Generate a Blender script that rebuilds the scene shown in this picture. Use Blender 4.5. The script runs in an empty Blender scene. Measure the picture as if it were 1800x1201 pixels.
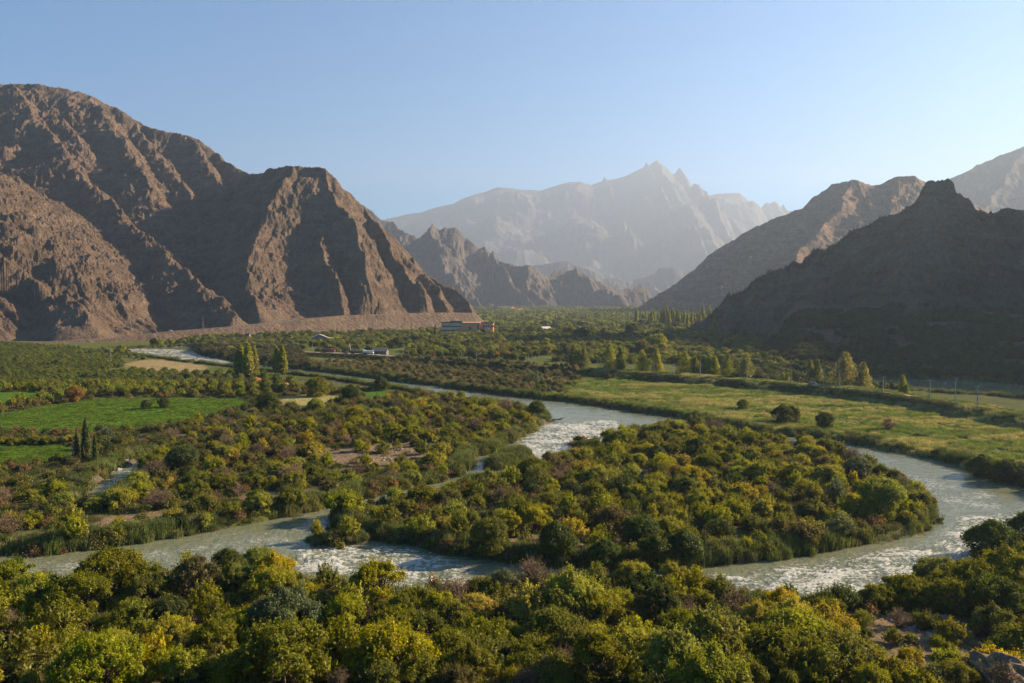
import bpy, math, random
import numpy as np
from mathutils import Vector, Matrix
R = math.radians
sc = bpy.context.scene
COL = sc.collection
rng = np.random.default_rng(11)
random.seed(5)
# ------------------------------------------------------------------ camera geometry
W0, H0, F0 = 1800.0, 1201.0, 1400.0
CAMH, PITCH = 45.0, math.atan(70.5 / 1400.0)
CP, SP = math.cos(PITCH), math.sin(PITCH)
def ray(px, py):
    u = (np.asarray(px, float) - W0/2)/F0; v = (H0/2 - np.asarray(py, float))/F0
    return u, CP + v*SP, v*CP - SP
def G(px, py, z=1.5):                                   # point on the level plane z seen at that spot of the photograph
    u, y, w = ray(px, py); t = (z-CAMH)/w
    return u*t, y*t
def P(px, py, Y):                                       # point at ground distance Y
    u, y, w = ray(px, py); t = Y/y
    return (float(u*t), float(Y), float(CAMH + w*t))
def proj(x, y, z):
    dz = z-CAMH
    c = y*CP - dz*SP; v = (y*SP + dz*CP)/c
    return W0/2 + F0*x/c, H0/2 - F0*v
def tag(o, label=None, cat=None, group=None, kind=None):
    if label: o['label'] = label
    if cat: o['category'] = cat
    if group: o['group'] = group
    if kind: o['kind'] = kind
    return o
# ------------------------------------------------------------------ noise
def _h(ix, iy, s):
    with np.errstate(over='ignore'):
        n = ix.astype(np.int64)*374761393 + iy.astype(np.int64)*668265263 + s*1442695041
        n = (n ^ (n >> 13))*1274126177
        n = n ^ (n >> 16)
    return (n & 0xFFFF).astype(np.float64)/65535.0
def pn(x, y, s=0):                                      # gradient noise, about -1..1
    x, y = np.broadcast_arrays(np.asarray(x, float), np.asarray(y, float))
    ix = np.floor(x).astype(np.int64); iy = np.floor(y).astype(np.int64); fx = x-ix; fy = y-iy
    u = fx*fx*fx*(fx*(fx*6-15)+10); v = fy*fy*fy*(fy*(fy*6-15)+10)
    def g(dx, dy):
        a = _h(ix+dx, iy+dy, s)*2*np.pi
        return np.cos(a)*(fx-dx) + np.sin(a)*(fy-dy)
    a, b, c, d = g(0, 0), g(1, 0), g(0, 1), g(1, 1)
    return 1.5*((a*(1-u)+b*u)*(1-v) + (c*(1-u)+d*u)*v)
def fbm(x, y, s=0, o=4, g=.5):
    r = 0; a = 1
    for k in range(o):
        r = r + a*pn(x, y, s+k*17); x = x*2.03+3.1; y = y*2.03-1.7; a *= g
    return r
def ridged(x, y, s=0, o=4, g=.5):                       # 0..~1.6, sharp crests
    r = 0; a = 1
    for k in range(o):
        r = r + a*(1-np.abs(pn(x, y, s+k*17))*1.6); x = x*2.07+5.1; y = y*2.07-2.3; a *= g
    return r
def sst(a, b, x):
    t = np.clip((x-a)/(b-a), 0, 1); return t*t*(3-2*t)
def sdf(poly, x, y):                                    # positive inside
    n = len(poly); d = np.full(np.shape(x), 1e18); ins = np.zeros(np.shape(x), bool)
    for i in range(n):
        ax, ay = poly[i]; bx, by = poly[(i+1) % n]
        ex, ey = bx-ax, by-ay; L = ex*ex+ey*ey+1e-9
        t = np.clip(((x-ax)*ex+(y-ay)*ey)/L, 0, 1)
        d = np.minimum(d, (x-ax-t*ex)**2+(y-ay-t*ey)**2)
        c = (ay > y) != (by > y)
        ins ^= c & (x < (bx-ax)*(y-ay)/(by-ay+1e-12)+ax)
    d = np.sqrt(d); return np.where(ins, d, -d)
def linedist(pts, x, y):                                # distance to an open line with heights: distance, height, arc length
    best = np.full(np.shape(x), 1e18); zz = np.zeros(np.shape(x)); tt = np.zeros(np.shape(x)); acc = 0
    for (ax, ay, az), (bx, by, bz) in zip(pts[:-1], pts[1:]):
        ex, ey = bx-ax, by-ay; L = ex*ex+ey*ey+1e-9
        t = np.clip(((x-ax)*ex+(y-ay)*ey)/L, 0, 1)
        d = (x-ax-t*ex)**2+(y-ay-t*ey)**2
        m = d < best; best = np.where(m, d, best); zz = np.where(m, az+t*(bz-az), zz); tt = np.where(m, acc+t*math.sqrt(L), tt)
        acc += math.sqrt(L)
    return np.sqrt(best), zz, tt
def poly(pts, z=0.0):
    return [tuple(float(c) for c in G(px, py, z)) for px, py in pts]
# ------------------------------------------------------------------ mesh helpers
def mesh_np(name, V, F, mats, smooth=False, mi=None):
    V = np.ascontiguousarray(V, dtype=np.float32); F = np.ascontiguousarray(F, dtype=np.int32)
    me = bpy.data.meshes.new(name); n, k = F.shape
    me.vertices.add(len(V)); me.vertices.foreach_set('co', V.ravel())
    me.loops.add(n*k); me.loops.foreach_set('vertex_index', F.ravel())
    me.polygons.add(n); me.polygons.foreach_set('loop_start', np.arange(0, n*k, k, dtype=np.int32))
    me.polygons.foreach_set('loop_total', np.full(n, k, dtype=np.int32))
    if smooth: me.polygons.foreach_set('use_smooth', np.ones(n, bool))
    for m in mats: me.materials.append(m)
    if mi is not None: me.polygons.foreach_set('material_index', np.asarray(mi, dtype=np.int32))
    me.update(calc_edges=True); me.validate()
    return me
def link(name, me, parent=None, loc=None):
    o = bpy.data.objects.new(name, me); COL.objects.link(o)
    if parent: o.parent = parent
    if loc is not None: o.location = loc
    return o
def sheet(name, X, Y, Z, mat, keep=None):               # X,Y,Z 2-D arrays
    r, c = X.shape
    V = np.stack([X.ravel(), Y.ravel(), Z.ravel()], 1)
    i = np.arange(r*c).reshape(r, c)
    F = np.stack([i[:-1, :-1], i[:-1, 1:], i[1:, 1:], i[1:, :-1]], -1).reshape(-1, 4)
    if keep is not None:
        kf = (keep[:-1, :-1] | keep[:-1, 1:] | keep[1:, 1:] | keep[1:, :-1]).ravel(); F = F[kf]
        used = np.zeros(r*c, bool); used[F.ravel()] = True; re = np.cumsum(used)-1
        V = V[used]; F = re[F]; 
        me = mesh_np(name, V, F, [mat], True); return link(name, me), used
    me = mesh_np(name, V, F, [mat], True)
    return link(name, me)
def vcol(me, name, arr):
    a = me.color_attributes.new(name, 'FLOAT_COLOR', 'POINT')
    d = np.ones((len(me.vertices), 4), np.float32); d[:, :arr.shape[1]] = arr
    a.data.foreach_set('color', d.ravel())
# ------------------------------------------------------------------ node helpers
class NT:
    def __init__(s, name):
        s.m = bpy.data.materials.new(name); s.m.use_nodes = True; s.t = s.m.node_tree; s.t.nodes.clear()
        s.out = s.t.nodes.new('ShaderNodeOutputMaterial')
    def n(s, ty, ins=None, **kw):
        nd = s.t.nodes.new('ShaderNode'+ty)
        for k, v in kw.items(): setattr(nd, k, v)
        for k, v in (ins or {}).items():
            sk = nd.inputs[k]
            if isinstance(v, bpy.types.NodeSocket): s.t.links.new(v, sk)
            else: sk.default_value = v
        return nd
    def math(s, op, a, b=0.0, c=None):
        d = {0: a, 1: b}
        if c is not None: d[2] = c
        return s.n('Math', d, operation=op).outputs[0]
    def mix(s, f, a, b, bt='MIX'):
        nd = s.t.nodes.new('ShaderNodeMix'); nd.data_type = 'RGBA'; nd.blend_type = bt
        for sk, v in ((nd.inputs[0], f), (nd.inputs[6], a), (nd.inputs[7], b)):
            if isinstance(v, bpy.types.NodeSocket): s.t.links.new(v, sk)
            else: sk.default_value = v if not isinstance(v, tuple) or len(v) == 4 else (*v, 1)
        return nd.outputs[2]
    def ramp(s, f, stops, interp='LINEAR'):
        nd = s.n('ValToRGB', {0: f}); cr = nd.color_ramp; cr.interpolation = interp
        while len(cr.elements) < len(stops): cr.elements.new(0.5)
        for e, (p, c) in zip(cr.elements, stops):
            e.position = p; e.color = (*c, 1) if len(c) == 3 else c
        return nd.outputs[0]
    def noise(s, vec, scale, det=4, rough=.5, dist=0.0):
        return s.n('TexNoise', {'Vector': vec, 'Scale': scale, 'Detail': det, 'Roughness': rough, 'Distortion': dist}).outputs[0]
    def maprange(s, v, a, b, c=0.0, d=1.0):
        return s.n('MapRange', {0: v, 1: a, 2: b, 3: c, 4: d}).outputs[0]
    def pos(s): return s.n('NewGeometry').outputs['Position']
    def scalev(s, v, sc3, rot=(0, 0, 0)):
        return s.n('Mapping', {'Vector': v, 'Rotation': rot, 'Scale': sc3}).outputs[0]
    def bump(s, h, strength=1.0, dist=1.0, nrm=None):
        d = {'Height': h, 'Strength': strength, 'Distance': dist}
        if nrm is not None: d['Normal'] = nrm
        return s.n('Bump', d).outputs[0]
    def done(s, sh):
        s.t.links.new(sh, s.out.inputs[0]); return s.m
    def bsdf(s, col, rough=.9, nrm=None, spec=.2, **kw):
        d = {'Base Color': col if isinstance(col, bpy.types.NodeSocket) else (*col, 1), 'Roughness': rough, 'Specular IOR Level': spec}
        if nrm is not None: d['Normal'] = nrm
        d.update(kw)
        return s.n('BsdfPrincipled', d).outputs[0]
def plain(name, col, rough=.8, var=.15, scale=2.0, metallic=0.0):
    m = NT(name); p = m.n('TexCoord').outputs['Object']
    f = m.noise(p, scale, 4)
    c = m.mix(m.maprange(f, .3, .7), tuple(x*(1-var) for x in col), tuple(min(1, x*(1+var)) for x in col))
    return m.done(m.bsdf(c, rough, Metallic=metallic))
# ------------------------------------------------------------------ rock materials
def rock_mat(name, lo, mid, hi, talus, bscale=1.0, bstr=1.0):
    m = NT(name); p = m.pos()
    geo = m.n('NewGeometry'); nz = m.n('SeparateXYZ', {0: geo.outputs['Normal']}).outputs[2]
    big = m.noise(p, .006/bscale, 6, .6)
    med = m.noise(p, .045/bscale, 8, .65, .4)
    fine = m.noise(p, .35/bscale, 6, .7)
    rn = m.n('TexNoise', {'Vector': m.scalev(p, (1, 1, .55)), 'Scale': .055/bscale, 'Detail': 7.0, 'Roughness': .62, 'Distortion': .6}, noise_type='RIDGED_MULTIFRACTAL')
    crag = rn.outputs[0]
    strata = m.noise(m.scalev(p, (.01, .01, .09), (R(20), R(-14), 0)), 1.0/bscale, 6, .6, .6)
    rocky = m.ramp(m.math('ADD', m.math('MULTIPLY', med, .6), m.math('MULTIPLY', strata, .4)), [(.33, lo), (.5, mid), (.66, hi)])
    steep = m.maprange(m.math('ADD', nz, m.math('MULTIPLY', m.math('SUBTRACT', med, .5), .35)), .62, .86)
    tal = m.mix(m.maprange(big, .3, .7), talus, tuple(.5*(a+b) for a, b in zip(talus, mid)))
    c = m.mix(m.math('MULTIPLY', steep, .7), rocky, tal)
    c = m.mix(m.maprange(fine, .3, .72, .0, .55), c, lo)
    c = m.mix(m.maprange(crag, .4, 1.4, .35, .0), c, lo)
    vor = m.n('TexVoronoi', {'Vector': p, 'Scale': .16/bscale, 'Randomness': 1.0}).outputs['Distance']
    hgt = m.math('ADD', m.math('MULTIPLY', med, 10.0*bscale), m.math('MULTIPLY', fine, 4.2*bscale))
    hgt = m.math('ADD', hgt, m.math('MULTIPLY', crag, 2.4*bscale))
    hgt = m.math('ADD', hgt, m.math('MULTIPLY', vor, -1.2*bscale))
    nrm = m.bump(hgt, .8*bstr, 1.0)
    return m.done(m.bsdf(c, .95, nrm, .1))
M_rock = rock_mat('rock_brown', (.075, .052, .036), (.23, .155, .102), (.42, .29, .19), (.39, .265, .172), 1.0, 1.6)
M_rock_dark = rock_mat('rock_dark', (.10, .06, .036), (.36, .235, .15), (.72, .48, .31), (.42, .28, .18), 1.0, 2.2)
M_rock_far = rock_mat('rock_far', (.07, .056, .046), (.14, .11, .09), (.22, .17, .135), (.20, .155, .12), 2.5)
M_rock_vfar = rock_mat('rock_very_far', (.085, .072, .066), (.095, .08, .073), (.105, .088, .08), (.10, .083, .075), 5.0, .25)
# ------------------------------------------------------------------ mountains
SURF = {}
def surf(name, x, y):                                   # height of a built sheet at x, y
    u, yy, H = SURF[name]; x = np.asarray(x, float); y = np.asarray(y, float)
    fi = np.clip(np.interp(x/y, u, np.arange(len(u))), 0, len(u)-1.001); fj = np.clip(np.interp(y, yy, np.arange(len(yy))), 0, len(yy)-1.001)
    i = fi.astype(int); j = fj.astype(int); a = fi-i; b = fj-j
    return (H[j, i]*(1-a)+H[j, i+1]*a)*(1-b)+(H[j+1, i]*(1-a)+H[j+1, i+1]*a)*b
def crest(h_line, d, t, s_top, s_lo, w, ga, gw, seed):
    gull = ridged(t/gw, d/(gw*5)+seed*7.3, seed, 4, .55)*sst(4, 90, d)*ga*np.minimum(1.6, .35+d/260)
    gul2 = ridged(t/(gw*.3), d/(gw*1.6), seed+5, 3, .5)*sst(2, 30, d)*ga*.22
    return h_line - (s_lo*d + (s_top-s_lo)*w*(1-np.exp(-d/w))) - gull - gul2
def mountain(name, lines, pxr, yr, nc, nr, mat, warp=10, wl=110, rough=3.0, rl=26, base=-12, yexp=1.0, extra=None, mass=0):
    yr = (yr[0]*DK_, yr[1]*DK_); warp *= DK_; wl *= DK_; rough *= DK_; rl *= DK_
    u = np.linspace((pxr[0]-900)/F0, (pxr[1]-900)/F0, nc)
    yy = yr[0]+(yr[1]-yr[0])*np.linspace(0, 1, nr)**yexp
    U, Y = np.meshgrid(u, yy); X = U*Y
    k = .35
    wx = X + warp*fbm(X/wl, Y/wl, 3, 3); wy = Y + warp*fbm(X/wl+9, Y/wl+4, 8, 3)
    H = np.full(X.shape, -50.0)
    near = np.full(X.shape, 1e9)
    for i, (pts, s_top, s_lo, w, ga, gw, soft) in enumerate(lines):
        d, z, t = linedist(pts, wx, wy)
        if i < 2: near = np.minimum(near, d)
        H = np.maximum(H, crest(z, d, t, s_top, s_lo, w, ga, gw, 20+i*3+len(name)))
    amp = rough*(1.35*(ridged(X/rl, Y/rl, 77, 6, .66)-1.0) + .7*fbm(X/(rl*3.7), Y/(rl*3.7), 13, 3))
    amp = amp + rough*1.3*(ridged(X/(rl*2.6)+4, Y/(rl*2.6), 55, 4, .55)-.95)
    H = H + amp*sst(0, 60, H)*(.3+.7*sst(4, 60, near))
    if mass: H = H + mass*fbm(X/(mass*5), Y/(mass*5), 141, 4)*sst(0, mass*3, near)
    if extra: H = extra(X, Y, H)
    keep = H > base
    SURF[name] = (u, yy, H)
    o, used = sheet(name, X, Y, np.maximum(H, base-2), mat, keep)
    o['kind'] = 'structure'
    return o
DK_ = 1.0                                               # distance factor of the range being laid out
def L(pts, s_top=1.0, s_lo=.6, w=40, ga=14, gw=42):
    return ([(p[1:] if p[0] == 'w' else P(p[0], p[1], p[2]*DK_)) for p in pts], s_top, s_lo, w*DK_, ga*DK_, gw*DK_, 0)
# bench with the road at the foot of the western massif: crest line
BENCH_PX = [(-160, 611, 790), (0, 606, 815), (100, 602, 840), (200, 594, 870), (300, 583, 905), (440, 572, 960), (520, 563, 1010), (600, 555, 1080), (700, 551, 1150), (790, 549.5, 1215), (826, 550, 1245)]
BENCH = [P(*p) for p in BENCH_PX]
BENCH = [(x, y, max(z, 2.5)) for x, y, z in BENCH]
def bench_height(X, Y):
    d, z, t = linedist(BENCH, X, Y)
    rill = (ridged((t+1.1*d)/17+.5*fbm(X/30, Y/30, 3, 2), d/90, 91, 4, .6)*sst(8, 24, d)*1.5*(.6+.6*np.abs(fbm(t/80, 0*t, 9, 2)))) + .7*fbm(X/6, Y/6, 31, 4)*sst(6, 12, d)
    return z - .72*np.maximum(0, d-7) - rill, d, z
def massif_extra(X, Y, H):
    hb, d, z = bench_height(X, Y)
    front = H*0
    # the mountain never spills over the road: push its foot back behind the bench
    H2 = np.where(d < 7, -60, H - 40*np.exp(-(d-7)/6.0))
    behind = z - .02*np.maximum(0, d-7) - .0*d          # level strip between bench and slope
    # which side: ground nearer the camera than the bench line only gets the embankment
    xb = np.array([b[0]/b[1] for b in BENCH]); yb = np.array([b[1] for b in BENCH])
    yl = np.interp(X/Y, xb, yb)
    back = (Y > yl)
    endmask = X/Y < (830-900)/F0
    H = np.where(back & endmask, np.maximum(np.maximum(H2, hb), np.where(d < 60, z-.05*d-.3, hb)), np.maximum(hb, np.where(Y > yl-5, H, -60)))
    return H
massif = [
 L([(-500, 60, 1900), (-250, 110, 1800), (-100, 138, 1740), (0, 146, 1700), (75, 150, 1700), (150, 167, 1700), (200, 190, 1710), (240, 215, 1720), (280, 231, 1710), (330, 240, 1700), (385, 270, 1680), (410, 288, 1660), (432, 307, 1640), (520, 360, 1600)], .95, .60, 60, 17, 60),
 L([(410, 300, 1640), (440, 308, 1560), (458, 306, 1480), (470, 296, 1420), (500, 294, 1375), (535, 293, 1350), (565, 294, 1345), (585, 310, 1350), (600, 330, 1360), (620, 345, 1365), (640, 366, 1370), (665, 392, 1378), (680, 410, 1380), (700, 430, 1380), (722, 452, 1380), (745, 474, 1375), (765, 490, 1365), (785, 503, 1350), (800, 516, 1335), (815, 535, 1315), (824, 549, 1300)], 1.35, .85, 50, 15, 38),
 L([('w', -1150, 700, 330), ('w', -1150, 850, 395), ('w', -1150, 1000, 450), ('w', -1120, 1150, 478)], .72, .64, 60, 9, 40),
 L([(20, 148, 1690), (60, 200, 1590), (95, 245, 1510), (130, 290, 1440), (165, 330, 1380), (200, 370, 1320), (240, 405, 1260), (285, 442, 1200), (325, 490, 1110), (370, 520, 1050), (420, 556, 990)], .95, .66, 40, 11, 34),
 L([(60, 150, 1700), (85, 190, 1640), (120, 225, 1570), (150, 262, 1520)], .9, .7, 30, 9, 30),
 L([(150, 167, 1700), (190, 215, 1620), (225, 262, 1540), (250, 310, 1450), (270, 350, 1390)], .9, .7, 40, 10, 34),
 L([(240, 215, 1720), (275, 270, 1620), (310, 310, 1540), (330, 350, 1470), (345, 400, 1380)], 1.0, .7, 40, 10, 34),
 L([(330, 240, 1700), (370, 290, 1600), (390, 330, 1530), (395, 380, 1450)], 1.0, .7, 40, 10, 34),
 L([(520, 294, 1350), (505, 335, 1300), (478, 370, 1255), (455, 402, 1215)], 1.25, .85, 26, 9, 26),
 L([(455, 402, 1215), (447, 440, 1160), (444, 485, 1095), (448, 520, 1050), (455, 552, 1015)], .95, .58, 22, 6, 24),
 L([(568, 296, 1345), (600, 360, 1290), (622, 400, 1240), (640, 440, 1195), (655, 490, 1150), (672, 540, 1120)], 1.5, .95, 26, 9, 24),
 L([(640, 366, 1370), (672, 420, 1310), (700, 460, 1265), (722, 500, 1225), (745, 540, 1200)], 1.5, .95, 26, 9, 24),
 L([(722, 452, 1378), (755, 500, 1300), (785, 540, 1260)], 1.4, .95, 24, 8, 22),
 L([(600, 330, 1358), (560, 390, 1270), (565, 440, 1200), (585, 490, 1140), (612, 540, 1100)], 1.4, .95, 24, 8, 22),
 L([(40, 470, 1060), (90, 500, 1000), (110, 520, 940), (150, 560, 890)], .8, .7, 26, 7, 22),
]
mountain('western_mountain', massif, (-330, 870), (770, 1900), 1150, 560, M_rock, 12, 80, 4.6, 24, -6, 1.15, massif_extra)
# the shoulder behind it, farther up the valley
DK_ = 1.45
mountain('valley_mountain', [
 L([(560, 300, 2900), (620, 350, 2900), (641, 363, 2900), (655, 366, 2900), (664, 372, 2900), (680, 388, 2900), (695, 390, 2900), (702, 405, 2880), (735, 418, 2860), (760, 470, 2800), (800, 520, 2700)], 1.0, .75, 80, 30, 90),
 L([(700, 470, 2750), (718, 440, 2700), (735, 418, 2700), (748, 408, 2700), (760, 396, 2700), (772, 408, 2700), (785, 402, 2700), (800, 399, 2700), (815, 420, 2700), (832, 432, 2690), (838, 440, 2690), (851, 433, 2690), (865, 448, 2680), (882, 462, 2660), (905, 470, 2640), (932, 468, 2620), (950, 480, 2620), (970, 487, 2640), (985, 478, 2660), (1005, 476, 2680), (1020, 475, 2680), (1040, 488, 2700), (1062, 503, 2720), (1085, 512, 2740), (1105, 510, 2760), (1120, 503, 2780), (1132, 506, 2790), (1145, 520, 2800), (1152, 545, 2800)], 1.2, .75, 60, 26, 70),
 L([(760, 396, 2700), (775, 440, 2560), (790, 490, 2420), (815, 522, 2300), (850, 537, 2200)], 1.0, .6, 50, 18, 60),
 L([(851, 433, 2690), (880, 480, 2580), (900, 515, 2480), (930, 537, 2400)], 1.0, .65, 50, 18, 60),
 L([(1005, 476, 2680), (1040, 505, 2560), (1080, 535, 2480), (1100, 545, 2440)], 1.0, .65, 50, 18, 60),
 L([(932, 468, 2620), (925, 510, 2500), (960, 540, 2420)], 1.0, .65, 50, 16, 60),
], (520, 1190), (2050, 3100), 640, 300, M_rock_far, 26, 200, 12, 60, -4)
DK_ = 1.95
mountain('distant_foothill', [
 L([(900, 480, 3700), (945, 468, 3620), (975, 464, 3620), (1003, 460, 3620), (1020, 468, 3620), (1040, 476, 3620), (1065, 486, 3620), (1100, 492, 3620), (1130, 490, 3630), (1150, 482, 3650), (1160, 471, 3660), (1185, 469, 3660), (1200, 478, 3660), (1220, 476, 3660), (1235, 486, 3660), (1300, 500, 3700)], 1.0, .5, 60, 30, 110),
 L([(1080, 500, 3500), (1110, 488, 3540), (1150, 505, 3420), (1170, 520, 3280)], .7, .45, 60, 25, 110),
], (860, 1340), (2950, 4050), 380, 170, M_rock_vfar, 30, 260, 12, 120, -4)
DK_ = 2.15
mountain('high_mountain', [
 L([(480, 420, 5820), (600, 400, 5940), (690, 382, 6000), (740, 372, 6000), (770, 363, 6000), (795, 359, 6000), (815, 348, 6000), (833, 341, 6000), (855, 336, 6000), (875, 328, 6000), (890, 330, 6000), (920, 333, 6000), (950, 335, 6000), (970, 328, 6000), (1000, 319, 6000), (1020, 318, 6000), (1038, 325, 6000), (1059, 318, 6000), (1063, 309, 6000), (1067, 316, 6000), (1080, 314, 6000), (1100, 308, 6000), (1118, 300, 6000), (1131, 294, 6000), (1136, 284, 6000), (1141, 290, 6000), (1154, 281, 6000), (1166, 289, 6000), (1175, 296, 6000), (1180, 304, 6000), (1186, 305, 6000), (1190, 298, 6000), (1195, 293, 6000), (1200, 298, 6000), (1203, 312, 6000), (1210, 314, 6000), (1217, 326, 6000), (1224, 335, 6000), (1229, 321, 6000), (1233, 340, 6000), (1240, 345, 6000), (1262, 340, 6000), (1300, 339, 6000), (1315, 352, 6000), (1322, 362, 6000), (1329, 357, 6000), (1337, 366, 6000), (1347, 355, 6000), (1354, 357, 6000), (1362, 353, 6000), (1368, 356, 6000), (1372, 367, 6000), (1377, 357, 6000), (1383, 371, 6000), (1390, 369, 6000), (1400, 377, 6000), (1500, 400, 6000), (1700, 420, 6000)], 2.0, .42, 10, 5, 140),
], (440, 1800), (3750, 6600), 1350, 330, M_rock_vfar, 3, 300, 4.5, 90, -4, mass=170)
DK_ = 1.17
mountain('eastern_mountain', [
 L([(1096, 556, 2250), (1125, 538, 2230), (1150, 522, 2220), (1180, 502, 2210), (1210, 482, 2200), (1240, 462, 2200), (1262, 442, 2200), (1282, 430, 2200), (1305, 412, 2200), (1330, 400, 2200), (1350, 394, 2200), (1372, 380, 2200), (1390, 372, 2200), (1410, 366, 2200), (1432, 348, 2200), (1450, 336, 2200), (1460, 325, 2200), (1480, 320, 2200), (1500, 317, 2200), (1515, 320, 2200), (1532, 326, 2200), (1555, 322, 2200), (1580, 312, 2200), (1590, 311, 2200), (1605, 311, 2200), (1622, 320, 2200), (1660, 340, 2220), (1800, 400, 2300)], .9, .55, 70, 20, 75),
 L([(1500, 317, 2200), (1470, 380, 2050), (1420, 430, 1930), (1370, 480, 1800), (1320, 530, 1650)], .8, .55, 50, 16, 60),
 L([(1590, 311, 2200), (1570, 370, 2050), (1540, 430, 1900), (1500, 480, 1750), (1450, 520, 1600)], .8, .55, 50, 16, 60),
 L([(1410, 366, 2200), (1380, 410, 2080), (1330, 460, 1970), (1270, 510, 1850)], .8, .6, 50, 16, 60),
], (1060, 2100), (1500, 2500), 900, 280, M_rock_dark, 14, 120, 7, 45, -4)
DK_ = 1.5
mountain('far_eastern_mountain', [
 L([(1560, 360, 3400), (1640, 335, 3300), (1672, 316, 3250), (1700, 302, 3250), (1722, 289, 3250), (1745, 282, 3250), (1770, 270, 3250), (1800, 257, 3250), (1840, 240, 3250), (1950, 220, 3250), (2150, 210, 3250)], .8, .5, 90, 30, 110),
 L([(1800, 257, 3250), (1760, 330, 3000), (1720, 380, 2800), (1690, 420, 2650)], .8, .5, 60, 22, 90),
 L([(1722, 289, 3250), (1690, 340, 3050), (1640, 390, 2850)], .8, .5, 60, 22, 90),
], (1520, 2250), (2450, 3600), 560, 240, M_rock_far, 22, 180, 10, 60, -4)
DK_ = 1.0
# dark butte and the shaded slope on the eastern bank
SHADE_RIDGE_E = [('w', 800, 1060, 260), ('w', 850, 960, 330), ('w', 870, 850, 330), ('w', 880, 700, 320), ('w', 890, 560, 310), ('w', 900, 440, 280), ('w', 930, 330, 150)]  # unseen ridge right of the view, shaped to throw shade on the eastern slope
APRON = [P(1300, 556, 760), P(1380, 551, 745), P(1500, 552, 730), P(1650, 556, 700), P(1800, 557, 690), P(2000, 552, 680), P(2300, 545, 670)]
def butte_extra(X, Y, H):
    d, z, t = linedist(APRON, X, Y)
    yl = np.interp(X/Y, [a[0]/a[1] for a in APRON], [a[1] for a in APRON])
    ap = z - .125*d - 1.3*np.sin(d/9.0+fbm(X/60, Y/60, 4, 2))*sst(10, 60, d)*.45 + 1.5*fbm(X/45, Y/45, 51, 3)
    ap = np.where(Y > yl, z+.10*(Y-yl)*.6+1.2*fbm(X/40, Y/40, 51, 3), ap)
    edge = sst((1315-900)/F0, (1415-900)/F0, X/Y)
    ap = ap*edge - 8*(1-edge)
    return np.maximum(H, ap)
mountain('dark_butte', [
 L([(1366, 541, 925), (1378, 531, 932), (1395, 524, 940), (1420, 515, 945), (1450, 500, 950), (1480, 481, 950), (1505, 462, 950), (1530, 450, 950), (1548, 428, 950), (1563, 408, 950), (1585, 395, 950), (1600, 384, 950), (1602, 362, 950), (1612, 348, 950), (1620, 330, 950), (1632, 320, 950), (1650, 317, 950), (1668, 318, 950), (1678, 322, 950), (1680, 338, 950), (1695, 350, 950), (1712, 362, 955), (1732, 383, 965), (1745, 376, 965), (1770, 368, 960), (1800, 371, 960), (1840, 374, 955), (1900, 350, 960), (1960, 320, 975), (2020, 270, 1000)]+SHADE_RIDGE_E, 1.9, .72, 24, 15, 34),
 L([(1640, 330, 945), (1625, 400, 880), (1600, 450, 830), (1570, 500, 780)], .8, .5, 24, 7, 24),
 L([(1770, 368, 958), (1760, 430, 880), (1740, 490, 800)], .8, .5, 24, 7, 24),
 L([(1480, 481, 950), (1460, 515, 890), (1445, 535, 850)], .9, .8, 24, 6, 24),
 L([('w', 1010, 1090, 470), ('w', 1000, 1170, 480), ('w', 1030, 1230, 400)], 1.35, 1.3, 28, 9, 34),  # unseen peak added so that its shadow covers the butte
], (1210, 4200), (330, 1330), 1500, 520, M_rock_dark, 6, 50, 6.5, 19, -4, 1.0, butte_extra)
# ------------------------------------------------------------------ river outlines (water level z = 0)
RIVER = poly([(190, 615), (240, 613), (335, 609), (346, 611), (341, 619), (358, 626), (415, 635), (470, 642), (540, 651), (600, 658), (700, 671), (800, 684), (900, 697), (1000, 708), (1100, 722), (1215, 740), (1290, 757), (1350, 764), (1420, 770), (1500, 781), (1600, 801), (1700, 823), (1750, 842), (1800, 860), (1860, 890), (1910, 930),
  (1860, 985), (1790, 1000), (1720, 1022), (1640, 1050), (1540, 1066), (1400, 1062), (1300, 1052), (1230, 1034), (1100, 1030), (950, 1030), (860, 1034), (800, 1046), (700, 1050), (600, 1038), (480, 1024), (300, 1024), (150, 1030), (0, 1042), (-150, 1062), (-400, 1090), (-400, 1010),
  (-150, 996), (0, 980), (100, 976), (200, 963), (300, 948), (400, 933), (500, 914), (560, 900), (620, 886), (700, 866), (760, 852), (812, 838), (832, 820), (842, 803), (880, 795), (905, 778), (930, 765), (960, 749), (968, 738), (955, 728), (930, 722), (870, 713), (800, 703), (740, 693), (690, 684), (620, 673), (540, 663), (470, 655), (415, 647), (360, 642), (300, 634), (265, 629), (205, 622)])
ISLAND = poly([(1100, 762), (1215, 754), (1300, 775), (1380, 784), (1450, 791), (1500, 810), (1560, 835), (1605, 862), (1640, 890), (1655, 915), (1620, 938), (1550, 958), (1450, 976), (1300, 994), (1200, 1004), (1080, 1003), (950, 996), (850, 988), (800, 978), (700, 958), (640, 948), (600, 940), (575, 927), (583, 910), (620, 898), (700, 884), (745, 876), (800, 862), (870, 846), (940, 828), (1000, 808), (1050, 787)])
BAR = poly([(520, 952), (545, 945), (600, 940), (645, 940), (650, 955), (600, 963), (530, 961)])
REEDISLE = poly([(848, 818), (875, 805), (915, 798), (938, 800), (933, 812), (900, 823), (865, 829)])
TINY = poly([(1003, 784), (1014, 777), (1030, 777), (1034, 784), (1020, 789), (1006, 788)])
STREAM = poly([(140, 885), (170, 855), (205, 828), (240, 811), (280, 798), (300, 800), (272, 813), (240, 838), (215, 858), (180, 885), (150, 895)])
BROOK = poly([(640, 731), (660, 722), (695, 714), (690, 722), (668, 733), (645, 737)])
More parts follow.
